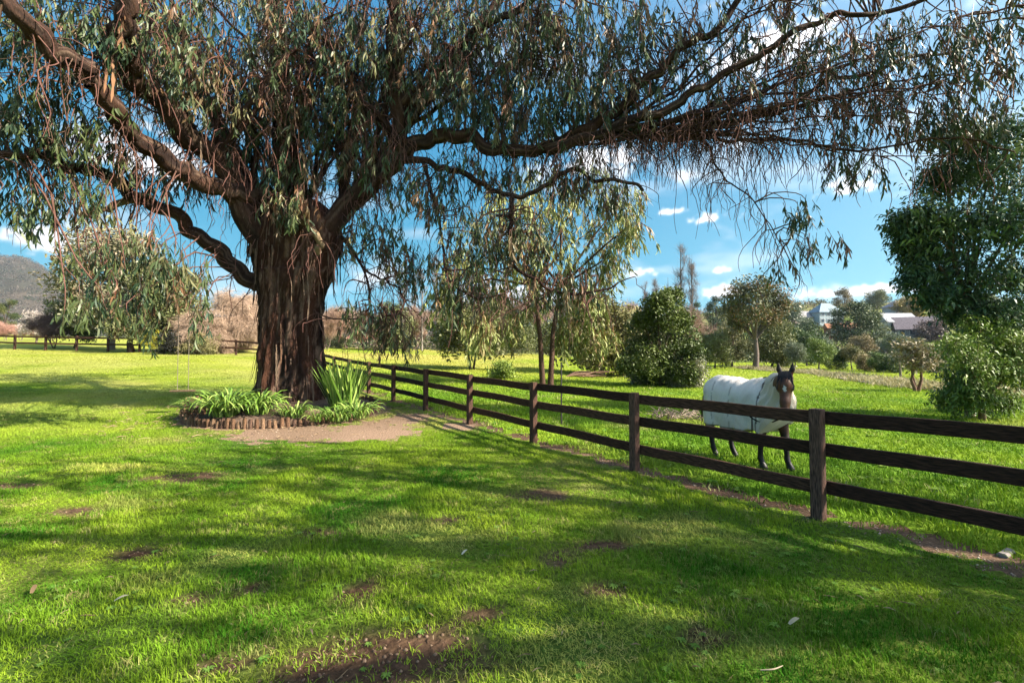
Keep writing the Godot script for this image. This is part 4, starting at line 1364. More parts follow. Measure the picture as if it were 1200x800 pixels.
# ------------------------------------------------------------------ fields to surfaces
class Field:
	# a distance field on a grid, filled bone by bone and meshed as surface nets
	var lo: Vector3
	var s: float
	var nx: int
	var ny: int
	var nz: int
	var g := PackedFloat32Array()
	func _init(a: Vector3, b: Vector3, cell: float) -> void:
		lo = a; s = cell
		nx = int((b.x - a.x) / s) + 1; ny = int((b.y - a.y) / s) + 1; nz = int((b.z - a.z) / s) + 1
		g.resize(nx * ny * nz)
		g.fill(0.5)
	func bone(a: Vector3, b: Vector3, ra: float, rb: float, k := 0.04, sz := 1.0, drop := 0.0) -> void:
		# a tapered capsule from a to b, its z squeezed by sz; drop lets it hang straight down that far below its axis
		var m := maxf(ra, rb) + k + s * 2
		var x0 := clampi(int((minf(a.x, b.x) - m - lo.x) / s), 0, nx - 1)
		var x1 := clampi(int((maxf(a.x, b.x) + m - lo.x) / s) + 1, 0, nx - 1)
		var y0 := clampi(int((minf(a.y, b.y) - m - drop - lo.y) / s), 0, ny - 1)
		var y1 := clampi(int((maxf(a.y, b.y) + m - lo.y) / s) + 1, 0, ny - 1)
		var z0 := clampi(int((minf(a.z, b.z) - m - lo.z) / s), 0, nz - 1)
		var z1 := clampi(int((maxf(a.z, b.z) + m - lo.z) / s) + 1, 0, nz - 1)
		var ab := b - a
		var l2 := maxf(ab.length_squared(), 1e-6)
		for z in range(z0, z1 + 1):
			for y in range(y0, y1 + 1):
				for x in range(x0, x1 + 1):
					var p := lo + Vector3(x, y, z) * s
					if drop > 0.0:
						var h := clampf((p - a).dot(ab) / l2, 0, 1)
						var ay := a.y + ab.y * h
						if p.y < ay: p.y = minf(ay, p.y + drop)
					var t := clampf((p - a).dot(ab) / l2, 0, 1)
					var q := p - a - ab * t
					q.z /= sz
					var d := (q.length() - lerpf(ra, rb, t)) * minf(sz, 1.0)
					var i := (z * ny + y) * nx + x
					var e := g[i]
					var f := maxf(k - absf(d - e), 0.0) / k
					g[i] = minf(d, e) - f * f * k * 0.25
	func cut_below(plane: Callable) -> void:
		for z in nz:
			for y in ny:
				for x in nx:
					var i := (z * ny + y) * nx + x
					var p := lo + Vector3(x, y, z) * s
					g[i] = maxf(g[i], (plane as Callable).call(p))
	func value(p: Vector3) -> float:
		var q := (p - lo) / s
		var x := clampi(int(q.x), 0, nx - 2)
		var y := clampi(int(q.y), 0, ny - 2)
		var z := clampi(int(q.z), 0, nz - 2)
		var f := q - Vector3(x, y, z)
		var i := (z * ny + y) * nx + x
		var a := lerpf(lerpf(g[i], g[i + 1], f.x), lerpf(g[i + nx], g[i + nx + 1], f.x), f.y)
		i += nx * ny
		var b := lerpf(lerpf(g[i], g[i + 1], f.x), lerpf(g[i + nx], g[i + nx + 1], f.x), f.y)
		return lerpf(a, b, f.z)
	func surface(mb: MB, colour: Callable, xf := Transform3D()) -> void:
		var at := {}
		var sx := 1
		var sy := nx
		var sz := nx * ny
		var offs := [0, sx, sy, sx + sy, sz, sz + sx, sz + sy, sz + sx + sy]
		for z in nz - 1:
			for y in ny - 1:
				for x in nx - 1:
					var i := z * sz + y * sy + x
					var inside := 0
					for o in offs:
						if g[i + o] < 0: inside += 1
					if inside == 0 or inside == 8: continue
					var sum := Vector3.ZERO
					var n := 0
					for e in [[0, 1], [2, 3], [4, 5], [6, 7], [0, 2], [1, 3], [4, 6], [5, 7], [0, 4], [1, 5], [2, 6], [3, 7]]:
						var a: float = g[i + offs[e[0]]]
						var b: float = g[i + offs[e[1]]]
						if (a < 0) != (b < 0):
							var t := a / (a - b)
							var pa := Vector3(e[0] & 1, (e[0] >> 1) & 1, e[0] >> 2)
							var pb := Vector3(e[1] & 1, (e[1] >> 1) & 1, e[1] >> 2)
							sum += pa.lerp(pb, t); n += 1
					var p := lo + (Vector3(x, y, z) + sum / n) * s
					var e2 := s
					var nn := Vector3(value(p + Vector3(e2, 0, 0)) - value(p - Vector3(e2, 0, 0)), value(p + Vector3(0, e2, 0)) - value(p - Vector3(0, e2, 0)), value(p + Vector3(0, 0, e2)) - value(p - Vector3(0, 0, e2))).normalized()
					at[i] = mb.vert(xf * p, (xf.basis * nn).normalized(), (colour as Callable).call(p))
		for z in range(1, nz - 1):
			for y in range(1, ny - 1):
				for x in range(1, nx - 1):
					var i := z * sz + y * sy + x
					var a := g[i] < 0
					for ax in 3:
						var st: int = [sx, sy, sz][ax]
						if a == (g[i + st] < 0): continue
						var u: int = [sy, sz, sx][ax]
						var w: int = [sz, sx, sy][ax]
						var q := [at.get(i - u - w, -1), at.get(i - w, -1), at.get(i, -1), at.get(i - u, -1)]
						if q.has(-1): continue
						if a: mb.idx.append_array(PackedInt32Array([q[0], q[2], q[1], q[0], q[3], q[2]]))
						else: mb.idx.append_array(PackedInt32Array([q[0], q[1], q[2], q[0], q[2], q[3]]))

func build_horse() -> void:
	# own axes: x forwards, y up, z to its right; hooves on y = 0
	var O := ground(3.80, 7.34)
	var o := thing("horse", "bay horse with white star, wearing a cream rug, standing behind the rail fence", "horse", O)
	o.rotation.y = deg_to_rad(-67.0)
	o.scale = Vector3.ONE * 0.92
	var bay := Color(0.105, 0.040, 0.021)
	var black := Color(0.012, 0.010, 0.009)
	var body := Field.new(Vector3(-1.05, -0.05, -0.5), Vector3(1.2, 1.72, 0.65), 0.024)
	# trunk
	body.bone(Vector3(-0.52, 1.14, 0), Vector3(-0.25, 1.12, 0), 0.31, 0.30, 0.08, 0.88)
	body.bone(Vector3(-0.25, 1.10, 0), Vector3(0.32, 1.06, 0), 0.30, 0.30, 0.08, 0.92)
	body.bone(Vector3(0.32, 1.10, 0), Vector3(0.56, 1.06, 0), 0.29, 0.22, 0.08, 0.84)
	body.bone(Vector3(0.2, 1.30, 0), Vector3(0.42, 1.32, 0), 0.09, 0.10, 0.12, 0.7)
	# neck, turned to its right
	body.bone(Vector3(0.46, 1.20, 0), Vector3(0.66, 1.36, 0.10), 0.235, 0.18, 0.08, 0.7)
	body.bone(Vector3(0.66, 1.36, 0.10), Vector3(0.87, 1.49, 0.25), 0.175, 0.118, 0.06, 0.8)
	# fore legs: forearm, knee, cannon, pastern, hoof
	for q in [[0.145, 0.34, 0.0], [-0.145, 0.60, 0.02]]:
		var z: float = q[0]
		var x: float = q[1]
		body.bone(Vector3(0.46, 1.0, z * 0.9), Vector3(lerpf(0.46, x, 0.4), 0.82, z), 0.15, 0.105, 0.06)
		body.bone(Vector3(lerpf(0.46, x, 0.4), 0.82, z), Vector3(lerpf(0.46, x, 0.85), 0.48, z), 0.095, 0.058, 0.03)
		body.bone(Vector3(lerpf(0.46, x, 0.85), 0.50, z), Vector3(lerpf(0.46, x, 0.9), 0.43, z), 0.062, 0.054, 0.02)
		body.bone(Vector3(lerpf(0.46, x, 0.9), 0.43, z), Vector3(x, 0.17, z), 0.044, 0.040, 0.02)
		body.bone(Vector3(x, 0.17, z), Vector3(x + 0.04, 0.08, z), 0.046, 0.044, 0.02)
		body.bone(Vector3(x + 0.045, 0.07, z), Vector3(x + 0.06, 0.03, z), 0.052, 0.062, 0.01)
	# hind legs: thigh, stifle forwards, hock backwards, upright shank
	for q in [[0.15, -0.62], [-0.15, -0.46]]:
		var z: float = q[0]
		var x: float = q[1]
		body.bone(Vector3(-0.52, 1.08, z * 0.7), Vector3(x + 0.14, 0.84, z * 1.0), 0.20, 0.13, 0.06, 0.8)
		body.bone(Vector3(x + 0.12, 0.84, z * 1.05), Vector3(x - 0.10, 0.54, z), 0.125, 0.062, 0.04)
		body.bone(Vector3(x - 0.10, 0.56, z), Vector3(x - 0.08, 0.46, z), 0.068, 0.056, 0.02)
		body.bone(Vector3(x - 0.08, 0.46, z), Vector3(x - 0.02, 0.17, z), 0.048, 0.042, 0.02)
		body.bone(Vector3(x - 0.02, 0.17, z), Vector3(x + 0.03, 0.08, z), 0.047, 0.045, 0.02)
		body.bone(Vector3(x + 0.035, 0.07, z), Vector3(x + 0.05, 0.03, z), 0.053, 0.063, 0.01)
	var mb := MB.new()
	body.surface(mb, func(p: Vector3) -> Color:
		var k := smoothstep(0.50, 0.72, p.y + 0.03 * sin(p.x * 30))
		return black.lerp(bay, k) if p.y > 0.075 else Color(0.03, 0.026, 0.022))
	part("body", mb.mesh(), M.coat, o)
	# head on its own finer grid: u runs from the poll down to the muzzle
	var head := Field.new(Vector3(-0.25, -0.72, -0.2), Vector3(0.42, 0.24, 0.2), 0.0125)
	# in the head's axes: x forwards (the way the face looks), y up, z to its right
	head.bone(Vector3(-0.06, -0.02, 0), Vector3(0.05, -0.10, 0), 0.105, 0.105, 0.04, 0.9)
	head.bone(Vector3(0.02, -0.13, 0), Vector3(0.11, -0.34, 0), 0.100, 0.072, 0.05, 0.82)
	head.bone(Vector3(-0.06, -0.14, 0), Vector3(0.02, -0.26, 0), 0.085, 0.06, 0.05, 0.75)
	head.bone(Vector3(0.11, -0.34, 0), Vector3(0.155, -0.50, 0), 0.070, 0.062, 0.04, 0.85)
	head.bone(Vector3(0.15, -0.49, 0), Vector3(0.14, -0.54, 0), 0.062, 0.05, 0.03, 0.95)
	for s in [-1.0, 1.0]:
		head.bone(Vector3(0.06, -0.13, 0.085 * s), Vector3(0.075, -0.16, 0.088 * s), 0.026, 0.024, 0.02)
		head.bone(Vector3(0.195, -0.49, 0.036 * s), Vector3(0.20, -0.52, 0.040 * s), 0.022, 0.020, 0.02)
		# ears: narrow, pricked
		head.bone(Vector3(-0.05, 0.06, 0.062 * s), Vector3(-0.045, 0.12, 0.082 * s), 0.034, 0.034, 0.02)
		head.bone(Vector3(-0.045, 0.12, 0.082 * s), Vector3(-0.02, 0.205, 0.088 * s), 0.034, 0.010, 0.01)
	var hb := MB.new()
	head.surface(hb, func(p: Vector3) -> Color:
		var c := bay * 1.25
		if p.y > 0.075: c = black.lerp(bay, 0.25)
		c = c.lerp(Color(0.02, 0.014, 0.012), smoothstep(-0.43, -0.52, p.y) * 0.85)
		var star := Vector2(p.z / 0.022, (p.y + 0.15) / 0.036).length()
		if p.x > 0.08 and star < 1.0 + 0.2 * sin(p.y * 160 + p.z * 90): c = Color(0.72, 0.68, 0.64)
		for s in [-1.0, 1.0]:
			if p.distance_to(Vector3(0.085, -0.145, 0.108 * s)) < 0.024: c = Color(0.006, 0.005, 0.005)
			if p.distance_to(Vector3(0.215, -0.51, 0.046 * s)) < 0.018: c = Color(0.004, 0.003, 0.003)
		return c)
	var face := Vector3(0.53, 0, 0.85).normalized()
	var right := face.cross(Vector3.UP).normalized()
	var hx := Transform3D(Basis(face, Vector3.UP, right), Vector3(0.90, 1.53, 0.275))
	hx.basis = hx.basis.rotated(right, 0.05).scaled(Vector3.ONE * 1.1)
	var hd := part("head", hb.mesh(), M.coat, o)
	hd.transform = hx
	# forelock and the mane that shows at the poll
	var fl := MB.new()
	for i in 34:
		var z := rf(-0.055, 0.055)
		var p := Vector3(rf(-0.04, 0.03), rf(0.07, 0.10), z)
		var l := rf(0.13, 0.24)
		fl.blade([p, p + Vector3(0.075, 0.0 - l * 0.25, z * 0.4), p + Vector3(0.115, -l * 0.65, z * 0.7 + rf(-0.01, 0.01)), p + Vector3(0.125, -l, z * 0.9 + rf(-0.02, 0.02))], [0.016, 0.014, 0.011, 0.003], Vector3(0, 0, 1), black, black)
	part("forelock", fl.mesh(), M.coat, hd)
	var tl := MB.new()
	for i in 50:
		var z := rf(-0.05, 0.05)
		var p := Vector3(-0.88, 1.18, z)
		var l := rf(0.5, 0.8)
		tl.blade([p, p + Vector3(-0.07, -0.1, z * 0.3), p + Vector3(-0.09, -l * 0.6, z * 0.8), p + Vector3(-0.06 + rf(-0.03, 0.03), -l, z)], [0.02, 0.022, 0.018, 0.004], Vector3(0, 0, 1).rotated(Vector3.UP, rf(-1, 1)), black, black)
	part("tail", tl.mesh(), M.coat, o)
	# the rug: over back and neck, hanging to the knees, open at the chest
	var rug := Field.new(Vector3(-1.1, 0.40, -0.52), Vector3(1.05, 1.72, 0.6), 0.022)
	rug.bone(Vector3(-0.55, 1.16, 0), Vector3(-0.25, 1.14, 0), 0.345, 0.325, 0.10, 0.92, 0.62)
	rug.bone(Vector3(-0.25, 1.13, 0), Vector3(0.32, 1.10, 0), 0.322, 0.322, 0.10, 0.96, 0.62)
	rug.bone(Vector3(0.30, 1.12, 0), Vector3(0.52, 1.08, 0), 0.325, 0.29, 0.10, 0.95, 0.58)
	rug.bone(Vector3(0.2, 1.32, 0), Vector3(0.42, 1.34, 0), 0.11, 0.12, 0.14, 0.75)
	rug.bone(Vector3(0.46, 1.20, 0), Vector3(0.66, 1.37, 0.10), 0.255, 0.195, 0.09, 0.74)
	rug.bone(Vector3(0.66, 1.37, 0.10), Vector3(0.74, 1.405, 0.15), 0.195, 0.155, 0.07, 0.80)
	rug.cut_below(func(p: Vector3) -> float:
		var hem := 0.585 + 0.025 * sin(p.x * 7.0) + 0.015 * sin(p.x * 19.0 + p.z * 9)
		if p.x > 0.42: hem += (p.x - 0.42) * 1.1
		if p.x < -0.75: hem += (-0.75 - p.x) * 0.5
		# folds: shallow grooves that run down from the back and round the neck
		return maxf(hem - p.y, -0.5))
	for z in rug.nz:
		for y in rug.ny:
			for x in rug.nx:
				var p := rug.lo + Vector3(x, y, z) * rug.s
				var drape := clampf((1.35 - p.y) * 1.5, 0.1, 1.0)
				var f := 0.012 * sin(p.x * 17.0 + p.y * 4.0 + 1.6 * sin(p.y * 5.0)) * drape + 0.006 * sin(p.x * 43 - p.y * 13) + 0.010 * sin((p.x + 0.6) * 9.0 + p.y * 9.0) * clampf(1.5 - p.y, 0, 1)
				if p.x > 0.42: f += 0.013 * sin((p.x * 0.9 - p.y * 0.45 + p.z * 0.5) * 62.0)
				rug.g[(z * rug.ny + y) * rug.nx + x] += f
	var rb := MB.new()
	rug.surface(rb, func(p: Vector3) -> Color:
		var c := Color(0.80, 0.72, 0.665)
		if p.x > 0.46: c = Color(0.70, 0.59, 0.48)
		var seam := absf(p.x - 0.44 - (p.y - 1.2) * 0.1)
		if seam < 0.012: c = Color(0.12, 0.10, 0.10)
		for sx in [-0.12, -0.50]:
			if absf(p.x - sx - 0.02 * sin(p.y * 5)) < 0.008: c = Color(0.42, 0.37, 0.34)
		if p.y < 0.625 and p.x < 0.42: c = Color(0.20, 0.17, 0.16)
		var blot := sin(p.x * 13 + 2 * sin(p.y * 9)) * sin(p.y * 11 + 1.5 * sin(p.x * 7))
		c = c.lerp(Color(0.50, 0.42, 0.34), 0.35 * smoothstep(0.2, 0.9, blot))
		var dirt := smoothstep(0.85, 0.55, p.y + 0.1 * sin(p.x * 9))
		return c.lerp(Color(0.36, 0.29, 0.22), dirt * 0.35))
	part("rug", rb.mesh(), M.rug, o)
	# breast strap, hanging leg strap and the small withers handle
	var bs := MB.new()
	bs.tube(smooth_line([Vector3(0.30, 0.86, 0.325), Vector3(0.44, 0.80, 0.31), Vector3(0.60, 0.80, 0.24), Vector3(0.72, 0.88, 0.12), Vector3(0.77, 0.94, 0.0)], 4), _fill(17, 0.013), 5, black)
	bs.tube([Vector3(0.34, 0.86, 0.33), Vector3(0.345, 0.7, 0.335), Vector3(0.34, 0.56, 0.33)], [0.010, 0.010, 0.009], 4, black)
	part("breast_strap", bs.mesh(), M.strapping, o)
	var tb := MB.new()
	tb.tube(smooth_line([Vector3(0.30, 1.43, 0.02), Vector3(0.33, 1.49, 0.03), Vector3(0.39, 1.50, 0.03), Vector3(0.42, 1.45, 0.02)], 3), _fill(10, 0.014), 5, black)
	part("withers_tab", tb.mesh(), M.strapping, o)

func _fill(n: int, v: float) -> Array:
	var a := []
	a.resize(n)
	a.fill(v)
	return a

# ------------------------------------------------------------------ houses on the far hillside
func house(label: String, px: float, py: float, wide: float, tall: float, deep: float, yaw: float, wall: Color, roof: Color, P := {}) -> void:
	var p := spot(px, py)
	var o := thing("house", label, "house", p, "houses on the hillside")
	o.rotation.y = yaw
	wide *= 0.68; tall *= 0.72; deep *= 0.68
	var w := wide / 2
	var d := deep / 2
	var mb := MB.new()
	mb.box(Transform3D(Basis(), Vector3(0, tall / 2 - 1.5, 0)), Vector3(wide, tall + 3.0, deep), wall)
	var rh: float = P.get("rise", wide * 0.16)
	if P.get("gable", true):
		for s in [-1.0, 1.0]:
			if s > 0: mb.tri(Vector3(w, tall, d), Vector3(w, tall, -d), Vector3(w, tall + rh, 0), wall)
			else: mb.tri(Vector3(-w, tall, -d), Vector3(-w, tall, d), Vector3(-w, tall + rh, 0), wall)
	part("wall", mb.mesh(), M.wall, o)
	var rb := MB.new()
	var e := 0.5
	var y0 := tall - e * rh / d
	var ridge := w + e if P.get("gable", true) else w * 0.35
	var A := Vector3(-w - e, y0, d + e)
	var B := Vector3(w + e, y0, d + e)
	var C := Vector3(w + e, y0, -d - e)
	var D := Vector3(-w - e, y0, -d - e)
	var R1 := Vector3(-ridge, tall + rh + 0.15, 0)
	var R2 := Vector3(ridge, tall + rh + 0.15, 0)
	rb.quad(A, B, R2, R1, roof)
	rb.quad(C, D, R1, R2, roof)
	rb.tri(B, C, R2, roof); rb.tri(D, A, R1, roof)
	rb.quad(A + Vector3(0, -0.25, 0), B + Vector3(0, -0.25, 0), B, A, roof * 0.8)
	rb.quad(D, C, C + Vector3(0, -0.25, 0), B + Vector3(0, -0.25, 0), roof * 0.8)
	var r := part("roof", rb.mesh(), M.roof, o)
	if P.get("chimney", false):
		var cb := MB.new()
		cb.box(Transform3D(Basis(), Vector3(w * 0.4, tall + rh * 0.9, d * 0.3)), Vector3(0.9, 1.8, 0.9), Color(0.3, 0.16, 0.12))
		part("chimney", cb.mesh(), M.wall, r)
	var rows: int = P.get("storeys", 1)
	var n: int = P.get("windows", 3)
	var fw := wide / n * 0.5
	for s in rows:
		for k in n:
			var cx := -w + wide * (k + 0.5) / n
			var cy := tall * (s + 0.55) / rows
			var hh := tall / rows * 0.48
			if P.has("arch") and s == 0 and k == n / 2: continue
			var wb := MB.new()
			wb.box(Transform3D(Basis(), Vector3(cx, cy, d + 0.03)), Vector3(fw + 0.3, hh + 0.3, 0.12), Color(0.7, 0.7, 0.7))
			var wn := part("window", wb.mesh(), M.wall, o)
			var gb := MB.new()
			gb.box(Transform3D(Basis(), Vector3(cx, cy, d + 0.07)), Vector3(fw, hh, 0.08), Color(0.03, 0.045, 0.06))
			part("pane", gb.mesh(), M.glass, wn)
	if P.has("arch"):
		var ab := MB.new()
		for k in 10:
			var a0 := PI * k / 10
			var a1 := PI * (k + 1) / 10
			var ro := tall * 0.62
			var ri := tall * 0.52
			ab.quad(Vector3(cos(a0) * ri, tall * 0.25 + sin(a0) * ri, d + 0.2), Vector3(cos(a0) * ro, tall * 0.25 + sin(a0) * ro, d + 0.2), Vector3(cos(a1) * ro, tall * 0.25 + sin(a1) * ro, d + 0.2), Vector3(cos(a1) * ri, tall * 0.25 + sin(a1) * ri, d + 0.2), Color(0.8, 0.8, 0.78))
			ab.tri(Vector3(0, tall * 0.25, d + 0.15), Vector3(cos(a0) * ri, tall * 0.25 + sin(a0) * ri, d + 0.15), Vector3(cos(a1) * ri, tall * 0.25 + sin(a1) * ri, d + 0.15), Color(0.10, 0.11, 0.13))
		part("arched_gable", ab.mesh(), M.wall, o)
	if P.get("veranda", false):
		var vb := MB.new()
		vb.box(Transform3D(Basis(Vector3.RIGHT, 0.14), Vector3(0, tall * 0.52, d + 1.2)), Vector3(wide, 0.14, 2.6), roof)
		part("veranda_roof", vb.mesh(), M.roof, o)
		for k in 5:
			var pb := MB.new()
			pb.box(Transform3D(Basis(), Vector3(-w + 0.2 + (wide - 0.4) * k / 4, tall * 0.24, d + 2.3)), Vector3(0.16, tall * 0.48, 0.16), Color(0.75, 0.75, 0.75))
			part("veranda_post", pb.mesh(), M.wall, o)

# ------------------------------------------------------------------ trees and shrubs beyond the fence
func px_tree(called: String, label: String, cat: String, px: float, py: float, top: float, wpx: float, P: Dictionary, group := "") -> void:
	# base pixel, pixel of the top and width in pixels tell place and size
	var p: Vector3 = P.get("pos", spot(px, py))
	var dep := -p.z
	var h := (py - top) / LENS * dep * 0.97
	var w := wpx / LENS * dep
	P = P.duplicate()
	if not P.has("size"):
		P.size = clampf(w * 0.23, 0.35, 6.0)
	if P.has("levels"):
		P.size = clampf(h * 0.16, 0.5, 5.0) * float(P.get("fs", 1.0))
		bare_tree(called, label, cat, p, h, P, group)
	else:
		leafy_tree(called, label, cat, p, h, w, P, group)

func build_trees() -> void:
	var olive := {"c1": Color(0.085, 0.10, 0.035), "c2": Color(0.19, 0.20, 0.075)}
	var dark := {"c1": Color(0.028, 0.055, 0.018), "c2": Color(0.075, 0.12, 0.03)}
	var grey := {"c1": Color(0.10, 0.125, 0.08), "c2": Color(0.20, 0.23, 0.15)}
	var fresh := {"c1": Color(0.10, 0.15, 0.03), "c2": Color(0.24, 0.30, 0.07)}
	var tan := {"c1": Color(0.17, 0.125, 0.06), "c2": Color(0.30, 0.24, 0.11)}
	var pinkish := {"levels": 4, "kids": 4, "spread": 0.8, "bole": 0.30, "shrink": 0.74, "from": 0.35, "up": 0.12, "each": 1, "twig": Color(0.36, 0.235, 0.19), "bark": Color(0.24, 0.18, 0.15), "stems": 2}
	var pole := {"levels": 1, "column": true, "kids": 40, "each": 2, "twig": Color(0.22, 0.17, 0.15), "bark": Color(0.28, 0.24, 0.21), "fs": 0.6}
	# the right-hand tree: thick dark glossy crown low over the paddock
	px_tree("evergreen_tree", "dark glossy evergreen with dense drooping crown at the right edge, behind the fence", "tree", 1137, 489, 168, 205, {"clear": 0.3, "n": 480, "size": 1.05, "leaf": glossy, "at_px": [[1100, 215, 28], [1138, 195, 34], [1182, 200, 42], [1085, 255, 20], [1118, 262, 34], [1160, 265, 42], [1212, 260, 42], [1074, 296, 14], [1106, 312, 26], [1144, 325, 36], [1190, 322, 42], [1095, 345, 12], [1126, 362, 18], [1165, 368, 24], [1200, 372, 34], [1230, 420, 30], [1060, 262, 10], [1072, 325, 10], [1245, 300, 46], [1245, 220, 40], [1122, 165, 24], [1172, 160, 30], [1066, 282, 9]], "c1": Color(0.036, 0.078, 0.044), "c2": Color(0.105, 0.175, 0.085), "c3": Color(0.22, 0.28, 0.14), "bark": Color(0.23, 0.17, 0.12), "r": 0.09, "squash": 0.62})
	px_tree("young_evergreen", "lighter green leafy sapling with low skirts under the dark evergreen at the right", "tree", 1152, 493, 372, 112, {"clear": 0.10, "n": 200, "size": 0.72, "leaf": glossy, "at_px": [[1130, 410, 24], [1166, 405, 24], [1120, 440, 22], [1155, 440, 26], [1186, 436, 20], [1112, 466, 12], [1140, 466, 18], [1176, 468, 14], [1150, 385, 22], [1142, 425, 20], [1196, 410, 20], [1138, 452, 16]], "c1": Color(0.07, 0.13, 0.03), "c2": Color(0.21, 0.28, 0.06), "bark": Color(0.2, 0.15, 0.1), "r": 0.07})
	# the airy gum in the middle of the paddock
	px_tree("slender_gum", "airy two-stemmed gum in the middle of the paddock just behind the rail fence", "tree", 640, 452, 185, 225, {"clear": 0.34, "n": 640, "size": 1.45, "leaf": spray, "stems": 2, "at_px": [[640, 215, 40], [690, 212, 36], [732, 232, 28], [600, 238, 40], [655, 255, 40], [705, 262, 36], [740, 262, 18], [560, 268, 36], [610, 290, 38], [660, 300, 36], [712, 302, 26], [540, 308, 30], [580, 330, 30], [625, 335, 28], [690, 340, 26], [522, 338, 22], [600, 372, 24], [662, 380, 22], [562, 382, 22], [700, 385, 20]], "c1": Color(0.13, 0.165, 0.055), "c2": Color(0.29, 0.32, 0.11), "c3": Color(0.34, 0.22, 0.12), "bark": Color(0.13, 0.075, 0.055), "r": 0.17, "squash": 0.85})
	px_tree("willow_scrub", "low olive scrub tree with trailing branches, right of the two-stemmed gum", "tree", 705, 440, 352, 110, {"clear": 0.08, "lobes": 12, "n": 330, "c1": Color(0.14, 0.13, 0.055), "c2": Color(0.26, 0.24, 0.09), "bark": Color(0.2, 0.13, 0.1)})
	px_tree("small_olive_tree", "small olive-green tree with a dark forked trunk, left of the two-stemmed gum", "tree", 553, 433, 352, 92, {"clear": 0.22, "lobes": 10, "n": 240, "stems": 2, "size": 1.25, "c1": Color(0.11, 0.12, 0.05), "c2": Color(0.22, 0.22, 0.09), "bark": Color(0.06, 0.045, 0.035)})
	px_tree("yellow_green_shrub", "low yellow-green shrub in the grass behind the fence, left of the two-stemmed gum", "shrub", 590, 444, 425, 34, {"clear": 0.0, "lobes": 5, "n": 60, "size": 0.65, "c1": Color(0.13, 0.2, 0.03), "c2": Color(0.27, 0.33, 0.06)})
	# the round dark bush and its pale neighbours
	px_tree("dense_bush", "big rounded dark green bush standing alone in the paddock left of the horse", "bush", 775, 453, 345, 84, {"clear": 0.0, "n": 640, "size": 0.75, "at_px": [[768, 362, 17], [788, 370, 20], [755, 388, 20], [775, 395, 24], [800, 395, 18], [746, 412, 16], [765, 420, 24], [792, 420, 22], [760, 440, 18], [785, 441, 20], [802, 436, 14], [775, 350, 9], [752, 374, 8], [801, 374, 9], [737, 428, 9], [789, 345, 7], [812, 412, 9]], "c1": Color(0.045, 0.07, 0.016), "c2": Color(0.12, 0.155, 0.035), "squash": 1.0})
	px_tree("pale_shrub", "pale grey-green shrub at the right foot of the big dark bush", "shrub", 806, 454, 418, 52, merged(grey, {"clear": 0.0, "lobes": 6, "n": 170, "size": 0.62, "c2": Color(0.33, 0.31, 0.21)}))
	px_tree("pale_shrub", "small creamy-leaved shrub at the left foot of the big dark bush", "shrub", 748, 450, 425, 30, merged(grey, {"clear": 0.0, "lobes": 5, "n": 90, "size": 0.5, "c2": Color(0.38, 0.36, 0.24)}))
	px_tree("bare_pinkish_tree", "bare pinkish-brown thicket tree behind the right side of the big dark bush", "tree", 800, 424, 345, 50, merged(pinkish, {"twig": Color(0.33, 0.22, 0.18)}))
	# the umbrella gum and the dark evergreens beside it
	px_tree("umbrella_gum", "gum with a rounded umbrella crown and pale bare lower limbs behind the horse", "tree", 886, 433, 322, 74, {"clear": 0.22, "n": 230, "size": 1.5, "at_px": [[868, 345, 17], [885, 337, 20], [905, 345, 18], [915, 360, 14], [858, 362, 14], [880, 362, 18], [900, 370, 16], [866, 378, 10]], "c1": Color(0.06, 0.075, 0.035), "c2": Color(0.16, 0.155, 0.075), "c3": Color(0.3, 0.17, 0.09), "bark": Color(0.24, 0.19, 0.165), "r": 0.27})
	px_tree("trailing_olive_tree", "olive tree whose trailing leaves hang round the trunk of the umbrella gum", "tree", 905, 430, 372, 56, merged(olive, {"clear": 0.05, "lobes": 10, "n": 230}))
	px_tree("conifer", "dark narrow conifer left of the umbrella gum, topping the tree line", "tree", 837, 422, 338, 26, merged(dark, {"clear": 0.1, "lobes": 12, "n": 240, "c1": Color(0.03, 0.055, 0.03), "c2": Color(0.07, 0.10, 0.055)}))
	px_tree("conifer", "smaller dark conifer just left of the taller narrow one", "tree", 815, 420, 345, 22, merged(dark, {"clear": 0.1, "lobes": 9, "n": 180}))
	px_tree("hedgerow_tree", "dark green rounded tree in the tree line directly above the horse's rump", "tree", 838, 432, 386, 44, merged(olive, {"n": 240, "clear": 0.1, "lobes": 9}))
	px_tree("hedgerow_tree", "mottled olive tree in the tree line between the rump and the umbrella gum", "tree", 858, 430, 372, 40, merged(olive, {"n": 220, "clear": 0.1, "lobes": 9, "c2": Color(0.24, 0.2, 0.09)}))
	px_tree("hedgerow_tree", "bushy dark tree at the left end of the tree line, beside the bare thicket", "tree", 826, 424, 395, 30, merged(dark, {"n": 160, "clear": 0.05, "lobes": 7}))
